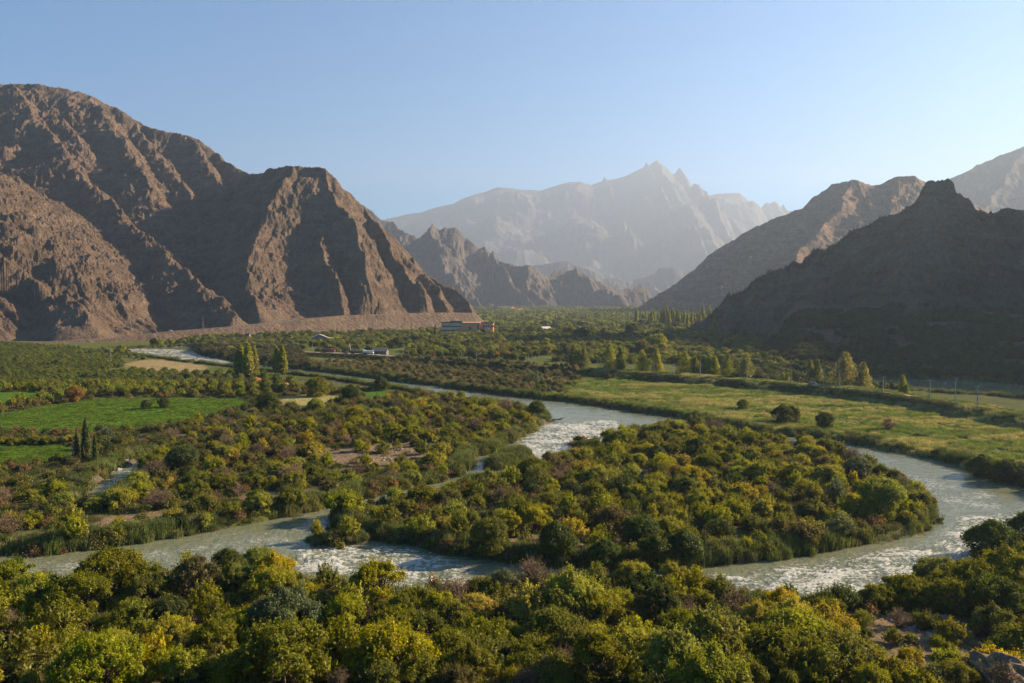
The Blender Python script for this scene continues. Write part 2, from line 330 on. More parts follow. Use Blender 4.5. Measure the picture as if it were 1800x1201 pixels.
EASTRIVER = poly([(1520, 664), (1620, 667), (1720, 671), (1850, 680), (1990, 690), (2150, 700), (2150, 722), (1950, 714), (1850, 706), (1750, 699), (1650, 692), (1560, 685), (1515, 672)])
def water_d(x, y):                                      # metres inside water (positive) or outside (negative)
    d = sdf(RIVER, x, y)
    for I in (ISLAND, BAR, REEDISLE, TINY): d = np.minimum(d, -sdf(I, x, y))
    for S in (STREAM, BROOK, EASTRIVER): d = np.maximum(d, sdf(S, x, y))
    return d
LEVEE = []
for px, py, z in [(360, 613, 3.5), (430, 615, 3.6), (500, 618, 3.8), (560, 620, 4), (640, 623, 4.2), (720, 629, 4.5), (800, 635, 4.8), (900, 641, 5), (1000, 647, 5), (1100, 653, 5), (1200, 660, 5), (1300, 667, 5), (1400, 675, 5), (1500, 684, 5), (1600, 697, 5), (1700, 712, 5), (1800, 731, 5), (1950, 760, 5), (2150, 800, 5)]:
    x, y = G(px, py, z); LEVEE.append((float(x), float(y), z))
def ground_h(x, y, wd=None):
    if wd is None: wd = water_d(x, y)
    base = 1.35 + .35*fbm(x/40, y/40, 5, 3) + .18*fbm(x/7, y/7, 6, 3) + sst(500, 3200, y)*14*np.clip(y/3200, 0, 1)**1.5
    d, z, t = linedist(LEVEE, x, y)
    yl = np.interp(x/y, [a[0]/a[1] for a in LEVEE], [a[1] for a in LEVEE])
    behind = sst(0, 12, y-yl)
    base = base + behind*1.3*(1-sst((1300-900)/F0, (1500-900)/F0, x/y))*(x/y > (330-900)/F0)
    lev = z - .62*np.maximum(0, d-5.5) + .15*fbm(x/4, y/4, 9, 2)
    h = np.maximum(base, lev)
    hb, db, zb = bench_height(x, y)
    ax = x/y
    # the ground in the first tens of metres climbs towards the viewpoint
    h = h + .35*np.maximum(0, 92-y)
    w = wd + (.9*fbm(x/6, y/6, 15, 3)+1.3*fbm(x/17, y/17, 16, 2))*np.clip(y/150, .6, 2)
    bank = sst(-2.6, 0.6, w)
    return h*(1-bank) + (-1.3)*bank
print('ground')
nc, nr = 1100, 860
u = np.linspace(-1.15, 1.15, nc); yy = 38*(15500/38)**np.linspace(0, 1, nr)
U, Y = np.meshgrid(u, yy); X = U*Y
WD = np.full(X.shape, -500.0)
near = (Y < 1250)
WD[near] = water_d(X[near], Y[near])
H = ground_h(X, Y, WD)
SURF['ground'] = (u, yy, H)
# what covers the ground, painted per vertex
C_dry = np.array([.105, .085, .048]); C_soil = np.array([.19, .135, .085]); C_grn = np.array([.06, .125, .010]); C_olive = np.array([.07, .082, .022])
C_tan = np.array([.26, .19, .095]); C_woods = np.array([.085, .10, .025]); C_reed = np.array([.15, .15, .055]); C_gravel = np.array([.25, .21, .18]); C_mtn = np.array([.27, .185, .13])
col = np.broadcast_to(C_olive, X.shape+(3,)).copy()
n1 = fbm(X/14, Y/14, 41, 4); n2 = fbm(X/50, Y/50, 43, 3); n3 = fbm(X/3.5, Y/3.5, 47, 3)
def paint(mask, c): col[:] = col*(1-mask[..., None]) + np.asarray(c)*mask[..., None]
def zone(pts, soft=3.0, rag=3.0, z=1.5):
    return sst(-soft, soft, sdf(poly(pts, z), X, Y) + rag*n1)
paint(sst(-.1, .6, n1+.5*n2), C_dry)
paint(sst(430, 520, Y)*sst(-.2, .5, 1+n2), C_woods)
GREEN1 = [(-200, 745), (0, 728), (90, 712), (180, 700), (300, 699), (420, 700), (445, 712), (330, 738), (250, 752), (130, 756), (0, 758), (-200, 775)]
GREEN2 = [(-200, 790), (0, 783), (112, 782), (126, 796), (70, 815), (0, 822), (-200, 850)]
GREEN3 = [(-200, 700), (0, 690), (60, 689), (90, 696), (0, 712), (-200, 722)]
GREEN4 = [(636, 690), (680, 688), (690, 697), (650, 703)]
STRAW = [(495, 698), (560, 692), (600, 697), (560, 712), (500, 714)]
TANF = [(215, 640), (245, 633), (300, 631), (352, 636), (366, 646), (340, 653), (270, 651), (230, 648)]
MEADOW = [(960, 668), (1080, 664), (1250, 680), (1400, 693), (1560, 706), (1700, 733), (1850, 770), (2200, 860), (2200, 960), (1900, 880), (1800, 842), (1700, 808), (1500, 772), (1380, 755), (1200, 722), (1050, 700), (900, 680)]
SOILS = [[(560, 788), (660, 778), (750, 776), (775, 790), (760, 812), (690, 826), (600, 822), (555, 806)],
         [(905, 938), (1040, 934), (1110, 938), (1100, 962), (960, 966), (900, 955)],
         [(1490, 1085), (1600, 1062), (1700, 1078), (1750, 1120), (1740, 1200), (1640, 1225), (1530, 1190), (1470, 1125)],
         [(160, 905), (300, 893), (340, 905), (280, 925), (150, 930)], [(20, 945), (70, 935), (110, 945), (60, 962), (0, 965)], [(440, 868), (560, 858), (585, 872), (500, 885), (440, 882)],
         [(1470, 655), (1560, 690), (1640, 697), (1700, 706), (1560, 700)]]
for p in SOILS: paint(zone(p), C_soil*(1+.12*0))
paint(zone(MEADOW, 5, 6), C_reed)
paint(sst(-6, 1, sdf(poly(MEADOW, 1.5), X, Y)+8*n2)*sst(.1, .5, n1), C_tan*.8)
for p in (GREEN1, GREEN2, GREEN3, GREEN4): paint(zone(p, 2, 1.5)*.95, C_grn)
paint(zone(GREEN1, 2, 1.5)*sst(.0, .6, n1)*.5, C_grn*1.5)
paint(zone(STRAW, 3, 2), (.28, .24, .09)); paint(zone(TANF, 4, 5), C_tan)
dL, zL, tL = linedist(LEVEE, X, Y)
paint(sst(3.6, 2.6, dL+.8*n3), (.36, .27, .20))
hb, db, zb = bench_height(X, Y)
paint(((X/Y < (845-900)/F0) & (hb > H-.6) & (db < 80)).astype(float), C_mtn)
paint(sst(2300, 2900, Y)*.8, (.22, .17, .12))
paint(sst(-2.2, -.2, WD+.6*n1)*(Y < 1000), (.10, .085, .06))
m = NT('ground_cover'); p = m.pos()
vc = m.n('VertexColor', layer_name='cover').outputs[0]
f1 = m.noise(p, .9, 6, .65); f2 = m.noise(p, 5.0, 4, .7); f3 = m.noise(p, .07, 5, .6)
c = m.mix(1.0, vc, m.ramp(f1, [(.25, (.55, .55, .5)), (.5, (1, 1, 1)), (.75, (1.45, 1.4, 1.25))]), 'MULTIPLY')
c = m.mix(1.0, c, m.ramp(f2, [(.25, (.6, .6, .6)), (.5, (1, 1, 1)), (.75, (1.3, 1.3, 1.3))]), 'MULTIPLY')
c = m.mix(1.0, c, m.ramp(f3, [(.3, (.85, .9, .9)), (.7, (1.15, 1.08, 1.0))]), 'MULTIPLY')
nrm = m.bump(m.math('ADD', f1, m.math('MULTIPLY', f2, .25)), .9, .6)
M_ground = m.done(m.bsdf(c, 1.0, nrm, .05))
g = sheet('ground', X, Y, H, M_ground); g['kind'] = 'structure'
vcol(g.data, 'cover', col.reshape(-1, 3))
# ------------------------------------------------------------------ water: a rippled sheet with broken white water where the bed is steep
print('water')
nc, nr = 1500, 900
u = np.linspace(-.95, .95, nc); yy = 95*(1060/95)**np.linspace(0, 1, nr)
U, Y = np.meshgrid(u, yy); X = U*Y
WD = water_d(X, Y)
keep = WD > -5
# flow direction field, roughly along the bank: from the outline's own gradient
gy_, gx_ = np.gradient(WD); dYd = np.gradient(Y, axis=0); dXd = np.gradient(X, axis=1)
rap = np.zeros(X.shape)
for pts, s in [([(890, 790), (960, 745), (1080, 738), (1110, 752), (1050, 790), (930, 815), (850, 815)], 1.0),
               ([(480, 985), (520, 960), (640, 958), (760, 968), (830, 1000), (850, 1060), (600, 1060)], .85),
               ([(-200, 985), (150, 978), (400, 945), (580, 902), (560, 950), (420, 1010), (0, 1060), (-200, 1080)], .45),
               ([(1250, 1010), (1500, 975), (1640, 950), (1680, 905), (1790, 900), (1880, 930), (1790, 1000), (1600, 1060), (1250, 1062)], .78),
               ([(1480, 815), (1600, 830), (1780, 870), (1800, 900), (1660, 905), (1600, 860)], .45),
               ([(205, 612), (330, 615), (420, 640), (300, 635), (205, 624)], .7),
               ([(140, 885), (205, 828), (280, 798), (300, 800), (240, 838), (150, 895)], .5)]:
    rap = np.maximum(rap, s*sst(-5, 5, sdf(poly(pts), X, Y)))
rap = np.maximum(rap, .20+.12*sst(-.2, .6, fbm(X/25, Y/12, 12, 3)))
rap = np.where(sdf(EASTRIVER, X, Y) > -8, .0, rap)
e1 = ridged(X/4.2+.4*fbm(X/6, Y/6, 2, 2), Y/1.3+.5*fbm(X/5, Y/4, 7, 2), 61, 4, .6); e2 = fbm(X/9, Y/6, 63, 3); e3 = ridged(X/1.6, Y/.55, 67, 3, .6)
wave = (e1-.95)*.26*rap + .10*e2*rap + .10*(e3-.9)*rap + .02*fbm(X/2, Y/2, 69, 2)
foam = sst(1.15, 2.0, e1*.58+e3*.50+.45*e2+.42*rap-.05) * sst(.12, .7, rap)
o, used = sheet('river', X, Y, wave*sst(-2, 3, WD+3), None, keep)
o['kind'] = 'structure'; o.name = 'river_water'
m = NT('silty_water'); p = m.pos()
fa = m.n('VertexColor', layer_name='foam').outputs[0]
fs = m.n('SeparateColor', {0: fa}); foamv, rapv = fs.outputs[0], fs.outputs[1]
w1 = m.noise(m.scalev(p, (.55, 1.1, 1)), 1.0, 6, .68, .5); w2 = m.noise(m.scalev(p, (2.0, 4.6, 1)), 1.0, 4, .65, .3)
w3 = m.noise(m.scalev(p, (.05, .12, 1)), 1.0, 3, .6)
hh = m.math('ADD', m.math('MULTIPLY', w1, .55), m.math('MULTIPLY', w2, .16))
nrm = m.bump(hh, m.maprange(rapv, 0.0, 1, .04, 1.0), .55)
cw = m.mix(w3, (.115, .125, .06), (.19, .195, .125))
ff = m.maprange(m.math('ADD', foamv, m.math('MULTIPLY', m.math('SUBTRACT', w2, .5), 2.6)), .35, .95)
cc = m.mix(ff, cw, (.46, .45, .39))
rg = m.maprange(ff, 0, 1, .10, .7)
M_water = m.done(m.n('BsdfPrincipled', {'Base Color': cc, 'Roughness': rg, 'IOR': 1.33, 'Normal': nrm, 'Specular IOR Level': .5}).outputs[0])
o.data.materials.clear(); o.data.materials.append(M_water)
vcol(o.data, 'foam', np.stack([foam.ravel()[used], rap.ravel()[used], foam.ravel()[used]], 1))
# ------------------------------------------------------------------ roads
def strip(name, pts, half, mat, lift, surfname='ground', kind='structure'):
    pts = [Vector(p) for p in pts]; V = []; F = []
    fine = []
    for a, b in zip(pts[:-1], pts[1:]):
        n = max(1, int((b-a).length/6))
        fine += [a.lerp(b, i/n) for i in range(n)]
    fine.append(pts[-1])
    for i, q in enumerate(fine):
        t = (fine[min(i+1, len(fine)-1)]-fine[max(i-1, 0)]); t.z = 0; t.normalize(); s = Vector((t.y, -t.x, 0))
        for k in (-1, 0, 1):
            v = q+s*half*k
            V.append((v.x, v.y, max(q.z, float(surf(surfname, v.x, v.y))*0+q.z)+lift))
    for i in range(len(fine)-1):
        for k in range(2):
            a = i*3+k; F.append((a, a+1, a+4, a+3))
    o = link(name, mesh_np(name, V, F, [mat], True)); o['kind'] = kind
    return o
M_road = plain('worn_asphalt', (.20, .165, .135), .9, .2, .3)
M_track = plain('dusty_track', (.40, .31, .23), .95, .2, .4)
strip('mountain_road', BENCH[:7], 3.6, M_road, .25)
strip('valley_road', LEVEE[:7], 3.0, M_track, .28)
strip('dirt_track', LEVEE[12:], 2.4, M_track, .28)
# ------------------------------------------------------------------ world, sun, haze, camera
SUN_AZ, SUN_EL = R(72), R(24)                           # azimuth measured from the viewing direction towards the right
w = bpy.data.worlds.new('World'); sc.world = w; w.use_nodes = True; nt = w.node_tree; nt.nodes.clear()
sky = nt.nodes.new('ShaderNodeTexSky'); sky.sky_type = 'NISHITA'; sky.sun_disc = False
sky.sun_elevation = SUN_EL; sky.sun_rotation = SUN_AZ; sky.air_density = 1.0; sky.dust_density = .0; sky.ozone_density = 3.0; sky.altitude = 800
bg = nt.nodes.new('ShaderNodeBackground'); bg.inputs[1].default_value = .037
wo = nt.nodes.new('ShaderNodeOutputWorld'); mx = nt.nodes.new('ShaderNodeMix'); mx.data_type = 'RGBA'; mx.blend_type = 'MULTIPLY'; mx.inputs[0].default_value = 1; mx.inputs[7].default_value = (.10, .88, 1.26, 1)
nt.links.new(sky.outputs[0], mx.inputs[6]); nt.links.new(mx.outputs[2], bg.inputs[0]); nt.links.new(bg.outputs[0], wo.inputs[0])
sl = bpy.data.lights.new('sun', 'SUN'); sl.energy = 5.0; sl.angle = R(.6); sl.color = (1.0, .81, .57)
so = bpy.data.objects.new('sun', sl); COL.objects.link(so)
sd = Vector((math.sin(SUN_AZ)*math.cos(SUN_EL), math.cos(SUN_AZ)*math.cos(SUN_EL), math.sin(SUN_EL)))
so.rotation_euler = sd.to_track_quat('Z', 'Y').to_euler(); so.location = (0, 0, 600)
hz = NT('haze_air')
vol = hz.n('VolumePrincipled', {'Color': (.54, .64, .80, 1), 'Density': 8.8e-5, 'Anisotropy': .32})
hz.t.links.new(vol.outputs[0], hz.out.inputs['Volume'])
x0, x1, y0, y1, z0, z1 = -18200, 18200, -300, 15900, -60, 2520
V = [(x, y, z) for x in (x0, x1) for y in (y0, y1) for z in (z0, z1)]
hb_ = link('haze', mesh_np('haze', V, [(0, 1, 3, 2), (4, 6, 7, 5), (0, 4, 5, 1), (2, 3, 7, 6), (0, 2, 6, 4), (1, 5, 7, 3)], [hz.m]))
hb_['kind'] = 'stuff'; hb_['label'] = 'pale dusty haze hanging in the valley air'
cd = bpy.data.cameras.new('camera'); cam = bpy.data.objects.new('camera', cd); COL.objects.link(cam); sc.camera = cam
cd.sensor_width = 36; cd.lens = 28.0; cd.clip_end = 40000; cd.clip_start = .5
cam.location = (0, 0, CAMH); cam.rotation_euler = (R(90)-PITCH, 0, 0)
sc.view_settings.view_transform = 'Standard'; sc.view_settings.look = 'None'; sc.view_settings.exposure = 1.92; sc.view_settings.gamma = 1
sc.cycles.max_bounces = 5; sc.cycles.diffuse_bounces = 2; sc.cycles.glossy_bounces = 2; sc.cycles.transmission_bounces = 2; sc.cycles.volume_bounces = 0; sc.cycles.transparent_max_bounces = 4
sc.cycles.use_denoising = True; sc.cycles.sample_clamp_indirect = 4; sc.cycles.use_adaptive_sampling = True; sc.cycles.adaptive_threshold = .015
# ------------------------------------------------------------------ plants
print('plants')
def leaf_mat(name, src, trans=.48, val=1.0):
    m = NT(name)
    if src == 'obj': base = m.n('ObjectInfo').outputs['Color']; rnd = m.n('ObjectInfo').outputs['Random']
    else:
        a = m.t.nodes.new('ShaderNodeAttribute'); a.attribute_type = 'INSTANCER'; a.attribute_name = 'tint'; base = a.outputs['Color']
        rnd = m.n('ObjectInfo').outputs['Random']
    isl = m.n('NewGeometry').outputs['Random Per Island']
    hs = m.n('HueSaturation', {'Hue': m.maprange(isl, 0, 1, .478, .522), 'Saturation': m.maprange(rnd, 0, 1, .9, 1.1), 'Value': m.math('MULTIPLY', m.maprange(isl, 0, 1, .6*val, 1.4*val), m.maprange(m.noise(m.n('TexCoord').outputs['Object'], .55, 2), .35, .65, .72, 1.25)), 'Color': base}).outputs[0]
    oc = m.n('TexCoord').outputs['Object']
    pt = m.noise(oc, .8, 2)
    c = m.mix(m.maprange(pt, .4, .7, 0, .5), hs, m.n('HueSaturation', {'Hue': .47, 'Value': 1.15, 'Color': hs}).outputs[0])
    d = m.n('BsdfDiffuse', {'Color': c}).outputs[0]
    tr = m.n('BsdfTranslucent', {'Color': m.mix(1.0, c, (1.25, 1.2, .6), 'MULTIPLY')}).outputs[0]
    gl = m.n('BsdfGlossy', {'Color': (.5, .5, .45, 1), 'Roughness': .5}).outputs[0]
    s = m.n('MixShader', {0: trans, 1: d, 2: tr}).outputs[0]
    return m.done(m.n('MixShader', {0: .03, 1: s, 2: gl}).outputs[0])
M_leaf = leaf_mat('leaves', 'obj'); M_leaf_i = leaf_mat('leaves_mass', 'inst')
M_blade = leaf_mat('blades_mass', 'inst', .35)
M_bark = plain('bark', (.13, .095, .065), .95, .35, 3.0)
M_twig = plain('dry_twigs', (.15, .10, .065), .95, .3, 2.0)
def quads(C, N, w, h, r, stretch=None):                 # leaf sprays: a bent pair of faces at each centre
    n = len(C); N = N/np.linalg.norm(N, axis=1, keepdims=True)
    a = r.normal(size=(n, 3)); T = a-(a*N).sum(1, keepdims=True)*N; T /= np.linalg.norm(T, axis=1, keepdims=True); B = np.cross(N, T)
    w = np.broadcast_to(w, n)[:, None]; h = np.broadcast_to(h, n)[:, None]
    v = np.stack([C-T*w*.5, C-B*h*.5+N*w*.12, C+T*w*.5, C+B*h*.5+N*w*.12], 1).reshape(-1, 3)
    return v, np.arange(n*4).reshape(n, 4)
def tube_v(pts, rad, sides=5):
    V = []; F = []
    pts = [np.array(p, float) for p in pts]
    for i, p in enumerate(pts):
        d = pts[min(i+1, len(pts)-1)]-pts[max(i-1, 0)]; d /= np.linalg.norm(d)+1e-9
        a = np.cross(d, (0, 1, .13)); a /= np.linalg.norm(a)+1e-9; b = np.cross(d, a)
        for k in range(sides):
            t = 2*math.pi*k/sides; V.append(p+rad[i]*(a*math.cos(t)+b*math.sin(t)))
    for i in range(len(pts)-1):
        for k in range(sides):
            k2 = (k+1) % sides; F.append((i*sides+k, i*sides+k2, (i+1)*sides+k2, (i+1)*sides+k))
    return V, F
def limbs(tips, base, r0, r, sag=.12):
    V = []; F = []
    for t in tips:
        t = np.array(t, float); b = np.array(base, float)+r.normal(size=3)*(.06, .06, 0)
        mid = b*.5+t*.5+r.normal(size=3)*np.linalg.norm(t-b)*.1; mid[2] += np.linalg.norm(t-b)*sag
        q1 = b*.75+mid*.25+r.normal(size=3)*.05
        v, f = tube_v([b, q1, mid, t], [r0, r0*.75, r0*.5, r0*.15], 5)
        o = len(V); V += v; F += [tuple(i+o for i in ff) for ff in f]
    return np.array(V), np.array(F)
def lobes_tree(seed, width, height, nl, lr, leaf, dens, low=.25, flat=.75):
    r = np.random.default_rng(seed); L_ = []
    for k in range(nl):
        a = k*2.4+r.uniform(-.5, .5); rr = (width*.5-lr*.75)*math.sqrt((k+.3)/nl)*r.uniform(.8, 1.1)
        zt = height-lr*.8-(height*(1-low)-lr*.6)*(rr/(width*.5))**1.5*r.uniform(.35, 1.15)-r.uniform(0, .14)*height
        L_.append((rr*math.cos(a), rr*math.sin(a), max(zt, lr*.6), lr*r.uniform(.65, 1.25)))
    for k in range(int(nl*.45)):                         # a skirt of lower growth
        a = r.uniform(0, 6.28); rr = width*.5*r.uniform(.45, .8); q_ = lr*r.uniform(.5, .85); L_.append((rr*math.cos(a), rr*math.sin(a), q_*.7+r.uniform(0, .12)*height, q_))
    for k in range(int(nl*1.1)):                          # smaller tufts that break the outline
        c = L_[r.integers(nl)]; d = r.normal(size=3); d[2] = abs(d[2])*.8; d /= np.linalg.norm(d)
        L_.append((c[0]+d[0]*c[3]*.85, c[1]+d[1]*c[3]*.85, c[2]+d[2]*c[3]*.85*flat, c[3]*r.uniform(.3, .5)))
    L_ = np.array(L_); C = []; N = []
    for (x, y, z, q) in L_:
        n = int(dens*q*q*4); d = r.normal(size=(n, 3)); d[:, 2] = np.where(r.random(n) < .72, np.abs(d[:, 2]), d[:, 2]); d /= np.linalg.norm(d, axis=1, keepdims=True)
        f = fbm(d[:, 0]*2.2+x, d[:, 1]*2.2+d[:, 2]*1.7+y, seed, 3)
        rad = q*(.64+.42*r.random(n)+.42*f)
        C.append(np.stack([x+d[:, 0]*rad, y+d[:, 1]*rad, z+d[:, 2]*rad*flat], 1)); N.append(d)
    C = np.concatenate(C); N = np.concatenate(N)
    inside = np.zeros(len(C), bool)
    for (x, y, z, q) in L_:
        inside |= ((C[:, 0]-x)**2+(C[:, 1]-y)**2+((C[:, 2]-z)/flat)**2) < (q*.62)**2
    k = ~inside & (C[:, 2] > .15); C = C[k]; N = N[k]
    N = N+r.normal(size=N.shape)*.55
    s = leaf*r.uniform(.6, 1.35, len(C))
    V, F = quads(C, N, s, s*1.15, r)
    ns = int(len(L_)*2.2); SC = []; SN = []                 # upright shoots that ruffle the outline
    for k in range(ns):
        l = L_[r.integers(len(L_))]; d = r.normal(size=3); d[2] = abs(d[2])+.5; d /= np.linalg.norm(d)
        p0 = l[:3]+d*l[3]*.75; dd = d*.5+np.array([0, 0, .7]); ln = r.uniform(.35, .95)*(.6+leaf*2)
        t = np.linspace(.05, 1, 9)[:, None]; SC.append(p0+dd*ln*t+r.normal(size=(9, 3))*.07); SN.append(r.normal(size=(9, 3))+d)
    SC = np.concatenate(SC); SN = np.concatenate(SN); V2, F2 = quads(SC, SN, leaf*.8, leaf*1.1, r)
    F = np.concatenate([F, F2+len(V)]); V = np.concatenate([V, V2])
    tips = [(l[0]*.9, l[1]*.9, l[2]-l[3]*.2) for l in L_[:nl]]
    return (V, F), limbs(tips, (0, 0, -.3), width*.017+.03, r)
def spray_shrub(seed, width, height, ns, leaf, per):     # feathery upright sprays
    r = np.random.default_rng(seed); C = []; N = []; tips = []
    for k in range(ns):
        a = r.uniform(0, 6.28); q = r.uniform(.0, 1)**.6
        tip = np.array([math.cos(a)*q*width*.5, math.sin(a)*q*width*.5, height*(1-.55*q*q)*r.uniform(.75, 1.08)])
        base = np.array([tip[0]*.25, tip[1]*.25, 0.0]); tips.append(tip*.92)
        t = r.uniform(.2, 1, per)**.8; c = base+(tip-base)*t[:, None]; c[:, 2] += np.sin(t*3.1)*height*.05
        c += r.normal(size=c.shape)*(width*.055)*(1.25-t[:, None]); C.append(c)
        N.append(np.tile([math.cos(a)*.8, math.sin(a)*.8, .35], (per, 1))+r.normal(size=(per, 3))*.6)
    C = np.concatenate(C); N = np.concatenate(N); C[:, 2] = np.abs(C[:, 2])+.05
    s = leaf*r.uniform(.6, 1.3, len(C)); V, F = quads(C, N, s*.7, s*1.5, r)
    return (V, F), limbs(tips[:12], (0, 0, -.3), .05, r, .05)
def poplar_crown(seed, height, width, leaf, n, taper=1.0):
    r = np.random.default_rng(seed); z = r.uniform(.10, 1, n)
    prof = np.sin(np.clip(z, 0, 1)**(.75*taper)*math.pi*.93)**.6*(1-.45*z)
    st = r.integers(0, 11, n); sa = st*2.4; sr = .34 if taper > .9 else .62
    cx = np.cos(sa)*sr*prof*width*.5*(st % 3 > 0); cy = np.sin(sa)*sr*prof*width*.5*(st % 3 > 0)
    zz = z*height*(1-(.16 if taper > .9 else .34)*((st*37) % 5)/5)
    a = r.uniform(0, 6.28, n); rad = prof*width*.5*(.70+.3*r.random(n))*(.75+.4*np.sin(zz*1.9+st*1.7)*.5+.2*pn(zz*.9, a*1.2+st, seed))
    C = np.stack([cx+np.cos(a)*rad*.72, cy+np.sin(a)*rad*.72, zz], 1); N = np.stack([np.cos(a), np.sin(a), .35+0*a], 1)+r.normal(size=(n, 3))*.55
    s = leaf*r.uniform(.6, 1.3, n); V, F = quads(C, N, s*.8, s*1.3, r)
    tips = [(0, 0, height*.93)]+[(math.cos(k*1.3)*width*.28, math.sin(k*1.3)*width*.28, height*(.35+.09*k)) for k in range(5)]
    return (V, F), limbs(tips, (0, 0, -.4), .05+height*.011, r, .0)
def twig_bush(seed, width, height, nb, leafn=250):
    r = np.random.default_rng(seed); V = []; F = []; ends = []
    for k in range(nb):
        a = r.uniform(0, 6.28); q = r.uniform(0, 1)**.7
        tip = np.array([math.cos(a)*q*width*.5, math.sin(a)*q*width*.5, height*(1-.5*q*q)*r.uniform(.6, 1.05)])
        mid = tip*.5+np.array([r.normal()*.25, r.normal()*.25, height*.1])
        v, f = tube_v([(tip[0]*.08, tip[1]*.08, -.2), mid, tip], [.07, .045, .012], 3)
        o = len(V); V += v; F += [tuple(i+o for i in ff) for ff in f]
        for j in range(7):
            t = r.uniform(.35, 1); p = mid+(tip-mid)*t if t > .5 else mid; e = p+np.array([r.normal()*.45, r.normal()*.45, abs(r.normal())*.5+.1])*width*.2
            v, f = tube_v([p, e], [.028, .01], 3); o = len(V); V += v; F += [tuple(i+o for i in ff) for ff in f]; ends.append(e)
    E = np.array(ends)[r.integers(0, len(ends), leafn)]+r.normal(size=(leafn, 3))*.16
    lv, lf = quads(E, r.normal(size=(leafn, 3))+(0, 0, .5), .16, .2, r)
    return (lv, lf), (np.array(V), np.array(F))
def blades(seed, n, height, rad, w, lean=.25, plume=.3):
    r = np.random.default_rng(seed); a = r.uniform(0, 6.28, n); q = rad*np.sqrt(r.random(n)); x = q*np.cos(a); y = q*np.sin(a)
    h = height*r.uniform(.6, 1.1, n)*(1-.25*(q/rad)**2); la = r.uniform(0, 6.28, n)
    dx = np.cos(la)*lean*h*r.random(n)-.08*h; dy = np.sin(la)*lean*h*r.random(n)
    t = r.uniform(0, 3.14, n); wx = np.cos(t)*w*.5; wy = np.sin(t)*w*.5
    V = np.stack([np.stack([x-wx, y-wy, 0*x-.1], 1), np.stack([x+wx, y+wy, 0*x-.1], 1), np.stack([x+dx*.5+wx*.9, y+dy*.5+wy*.9, h*.62], 1), np.stack([x+dx+wx*.15, y+dy+wy*.15, h], 1)], 1).reshape(-1, 3)
    F = np.arange(n*4).reshape(n, 4)
    # drooping leaves on the side of each stem
    k = r.random(n) < .8; x2, y2, h2 = x[k], y[k], h[k]; m_ = k.sum(); b = r.uniform(0, 6.28, m_); z0 = h2*r.uniform(.35, .85, m_)
    l = height*.28
    V2 = np.stack([np.stack([x2, y2, z0], 1), np.stack([x2+np.cos(b)*l*.5-np.sin(b)*w*.5, y2+np.sin(b)*l*.5+np.cos(b)*w*.5, z0+l*.3], 1), np.stack([x2+np.cos(b)*l, y2+np.sin(b)*l, z0+l*.12], 1), np.stack([x2+np.cos(b)*l*.5+np.sin(b)*w*.5, y2+np.sin(b)*l*.5-np.cos(b)*w*.5, z0+l*.25], 1)], 1).reshape(-1, 3)
    return np.concatenate([V, V2]), np.concatenate([F, np.arange(m_*4).reshape(m_, 4)+len(V)])
def proto(name, leaf, limb, twig=False):
    c = mesh_np(name+'_crown', leaf[0], leaf[1], [M_leaf]); t = mesh_np(name+'_trunk', limb[0], limb[1], [M_twig if twig else M_bark], True)
    return c, t
TREE = [proto('tree', *lobes_tree(100+i, wd, ht, nl, lr, .15, 330)) for i, (wd, ht, nl, lr) in enumerate([(6.6, 4.4, 42, .64), (7.6, 4.8, 54, .66), (5.6, 5.4, 36, .62), (7.0, 3.8, 46, .6), (8.2, 4.4, 62, .64), (5.8, 4.6, 36, .58)])]
SHRUB = [proto('shrub', *lobes_tree(200+i, wd, ht, nl, lr, .15, 330, .15)) for i, (wd, ht, nl, lr) in enumerate([(4.6, 2.7, 24, .52), (5.6, 3.0, 32, .54), (4.0, 3.0, 19, .52), (5.2, 2.3, 28, .5), (3.5, 2.3, 16, .48)])]
ROUND = [proto('round', *lobes_tree(300+i, wd, ht, nl, lr, .19, 190, .05, .95)) for i, (wd, ht, nl, lr) in enumerate([(7.0, 6.0, 16, 1.6), (5.2, 4.6, 12, 1.3), (8.5, 7.5, 20, 1.8)])]
SPRAY = [proto('spray', *spray_shrub(400+i, wd, ht, ns, .21, 55)) for i, (wd, ht, ns) in enumerate([(5.0, 4.0, 70), (4.0, 4.6, 60), (6.4, 4.2, 90)])]
POPLAR = [proto('poplar', *poplar_crown(500+i, h, w, .62, 2600, tp)) for i, (h, w, tp) in enumerate([(20, 5.2, 1), (17, 4.6, 1), (22, 6.0, 1)])]
POPBROAD = [proto('broad', *poplar_crown(520+i, h, w, .42, 5200, .75)) for i, (h, w) in enumerate([(13, 10.0), (11, 7.0), (14, 12.5)])]
DRY = [proto('dry', *twig_bush(600+i, wd, ht, nb), True) for i, (wd, ht, nb) in enumerate([(5, 3.6, 60), (4, 3.0, 45), (6, 4.0, 80)])]
ORCH = [proto('orchard', *lobes_tree(700+i, 4.2, 3.4+.3*i, 6, 1.1, .42, 42, .15)) for i in range(3)]
BIG = [proto('big', *lobes_tree(720+i, wd, ht, nl, lr, .55, 34, .12, .9)) for i, (wd, ht, nl, lr) in enumerate([(12, 10, 16, 2.4), (15, 11, 20, 2.6), (10, 9, 13, 2.2)])]
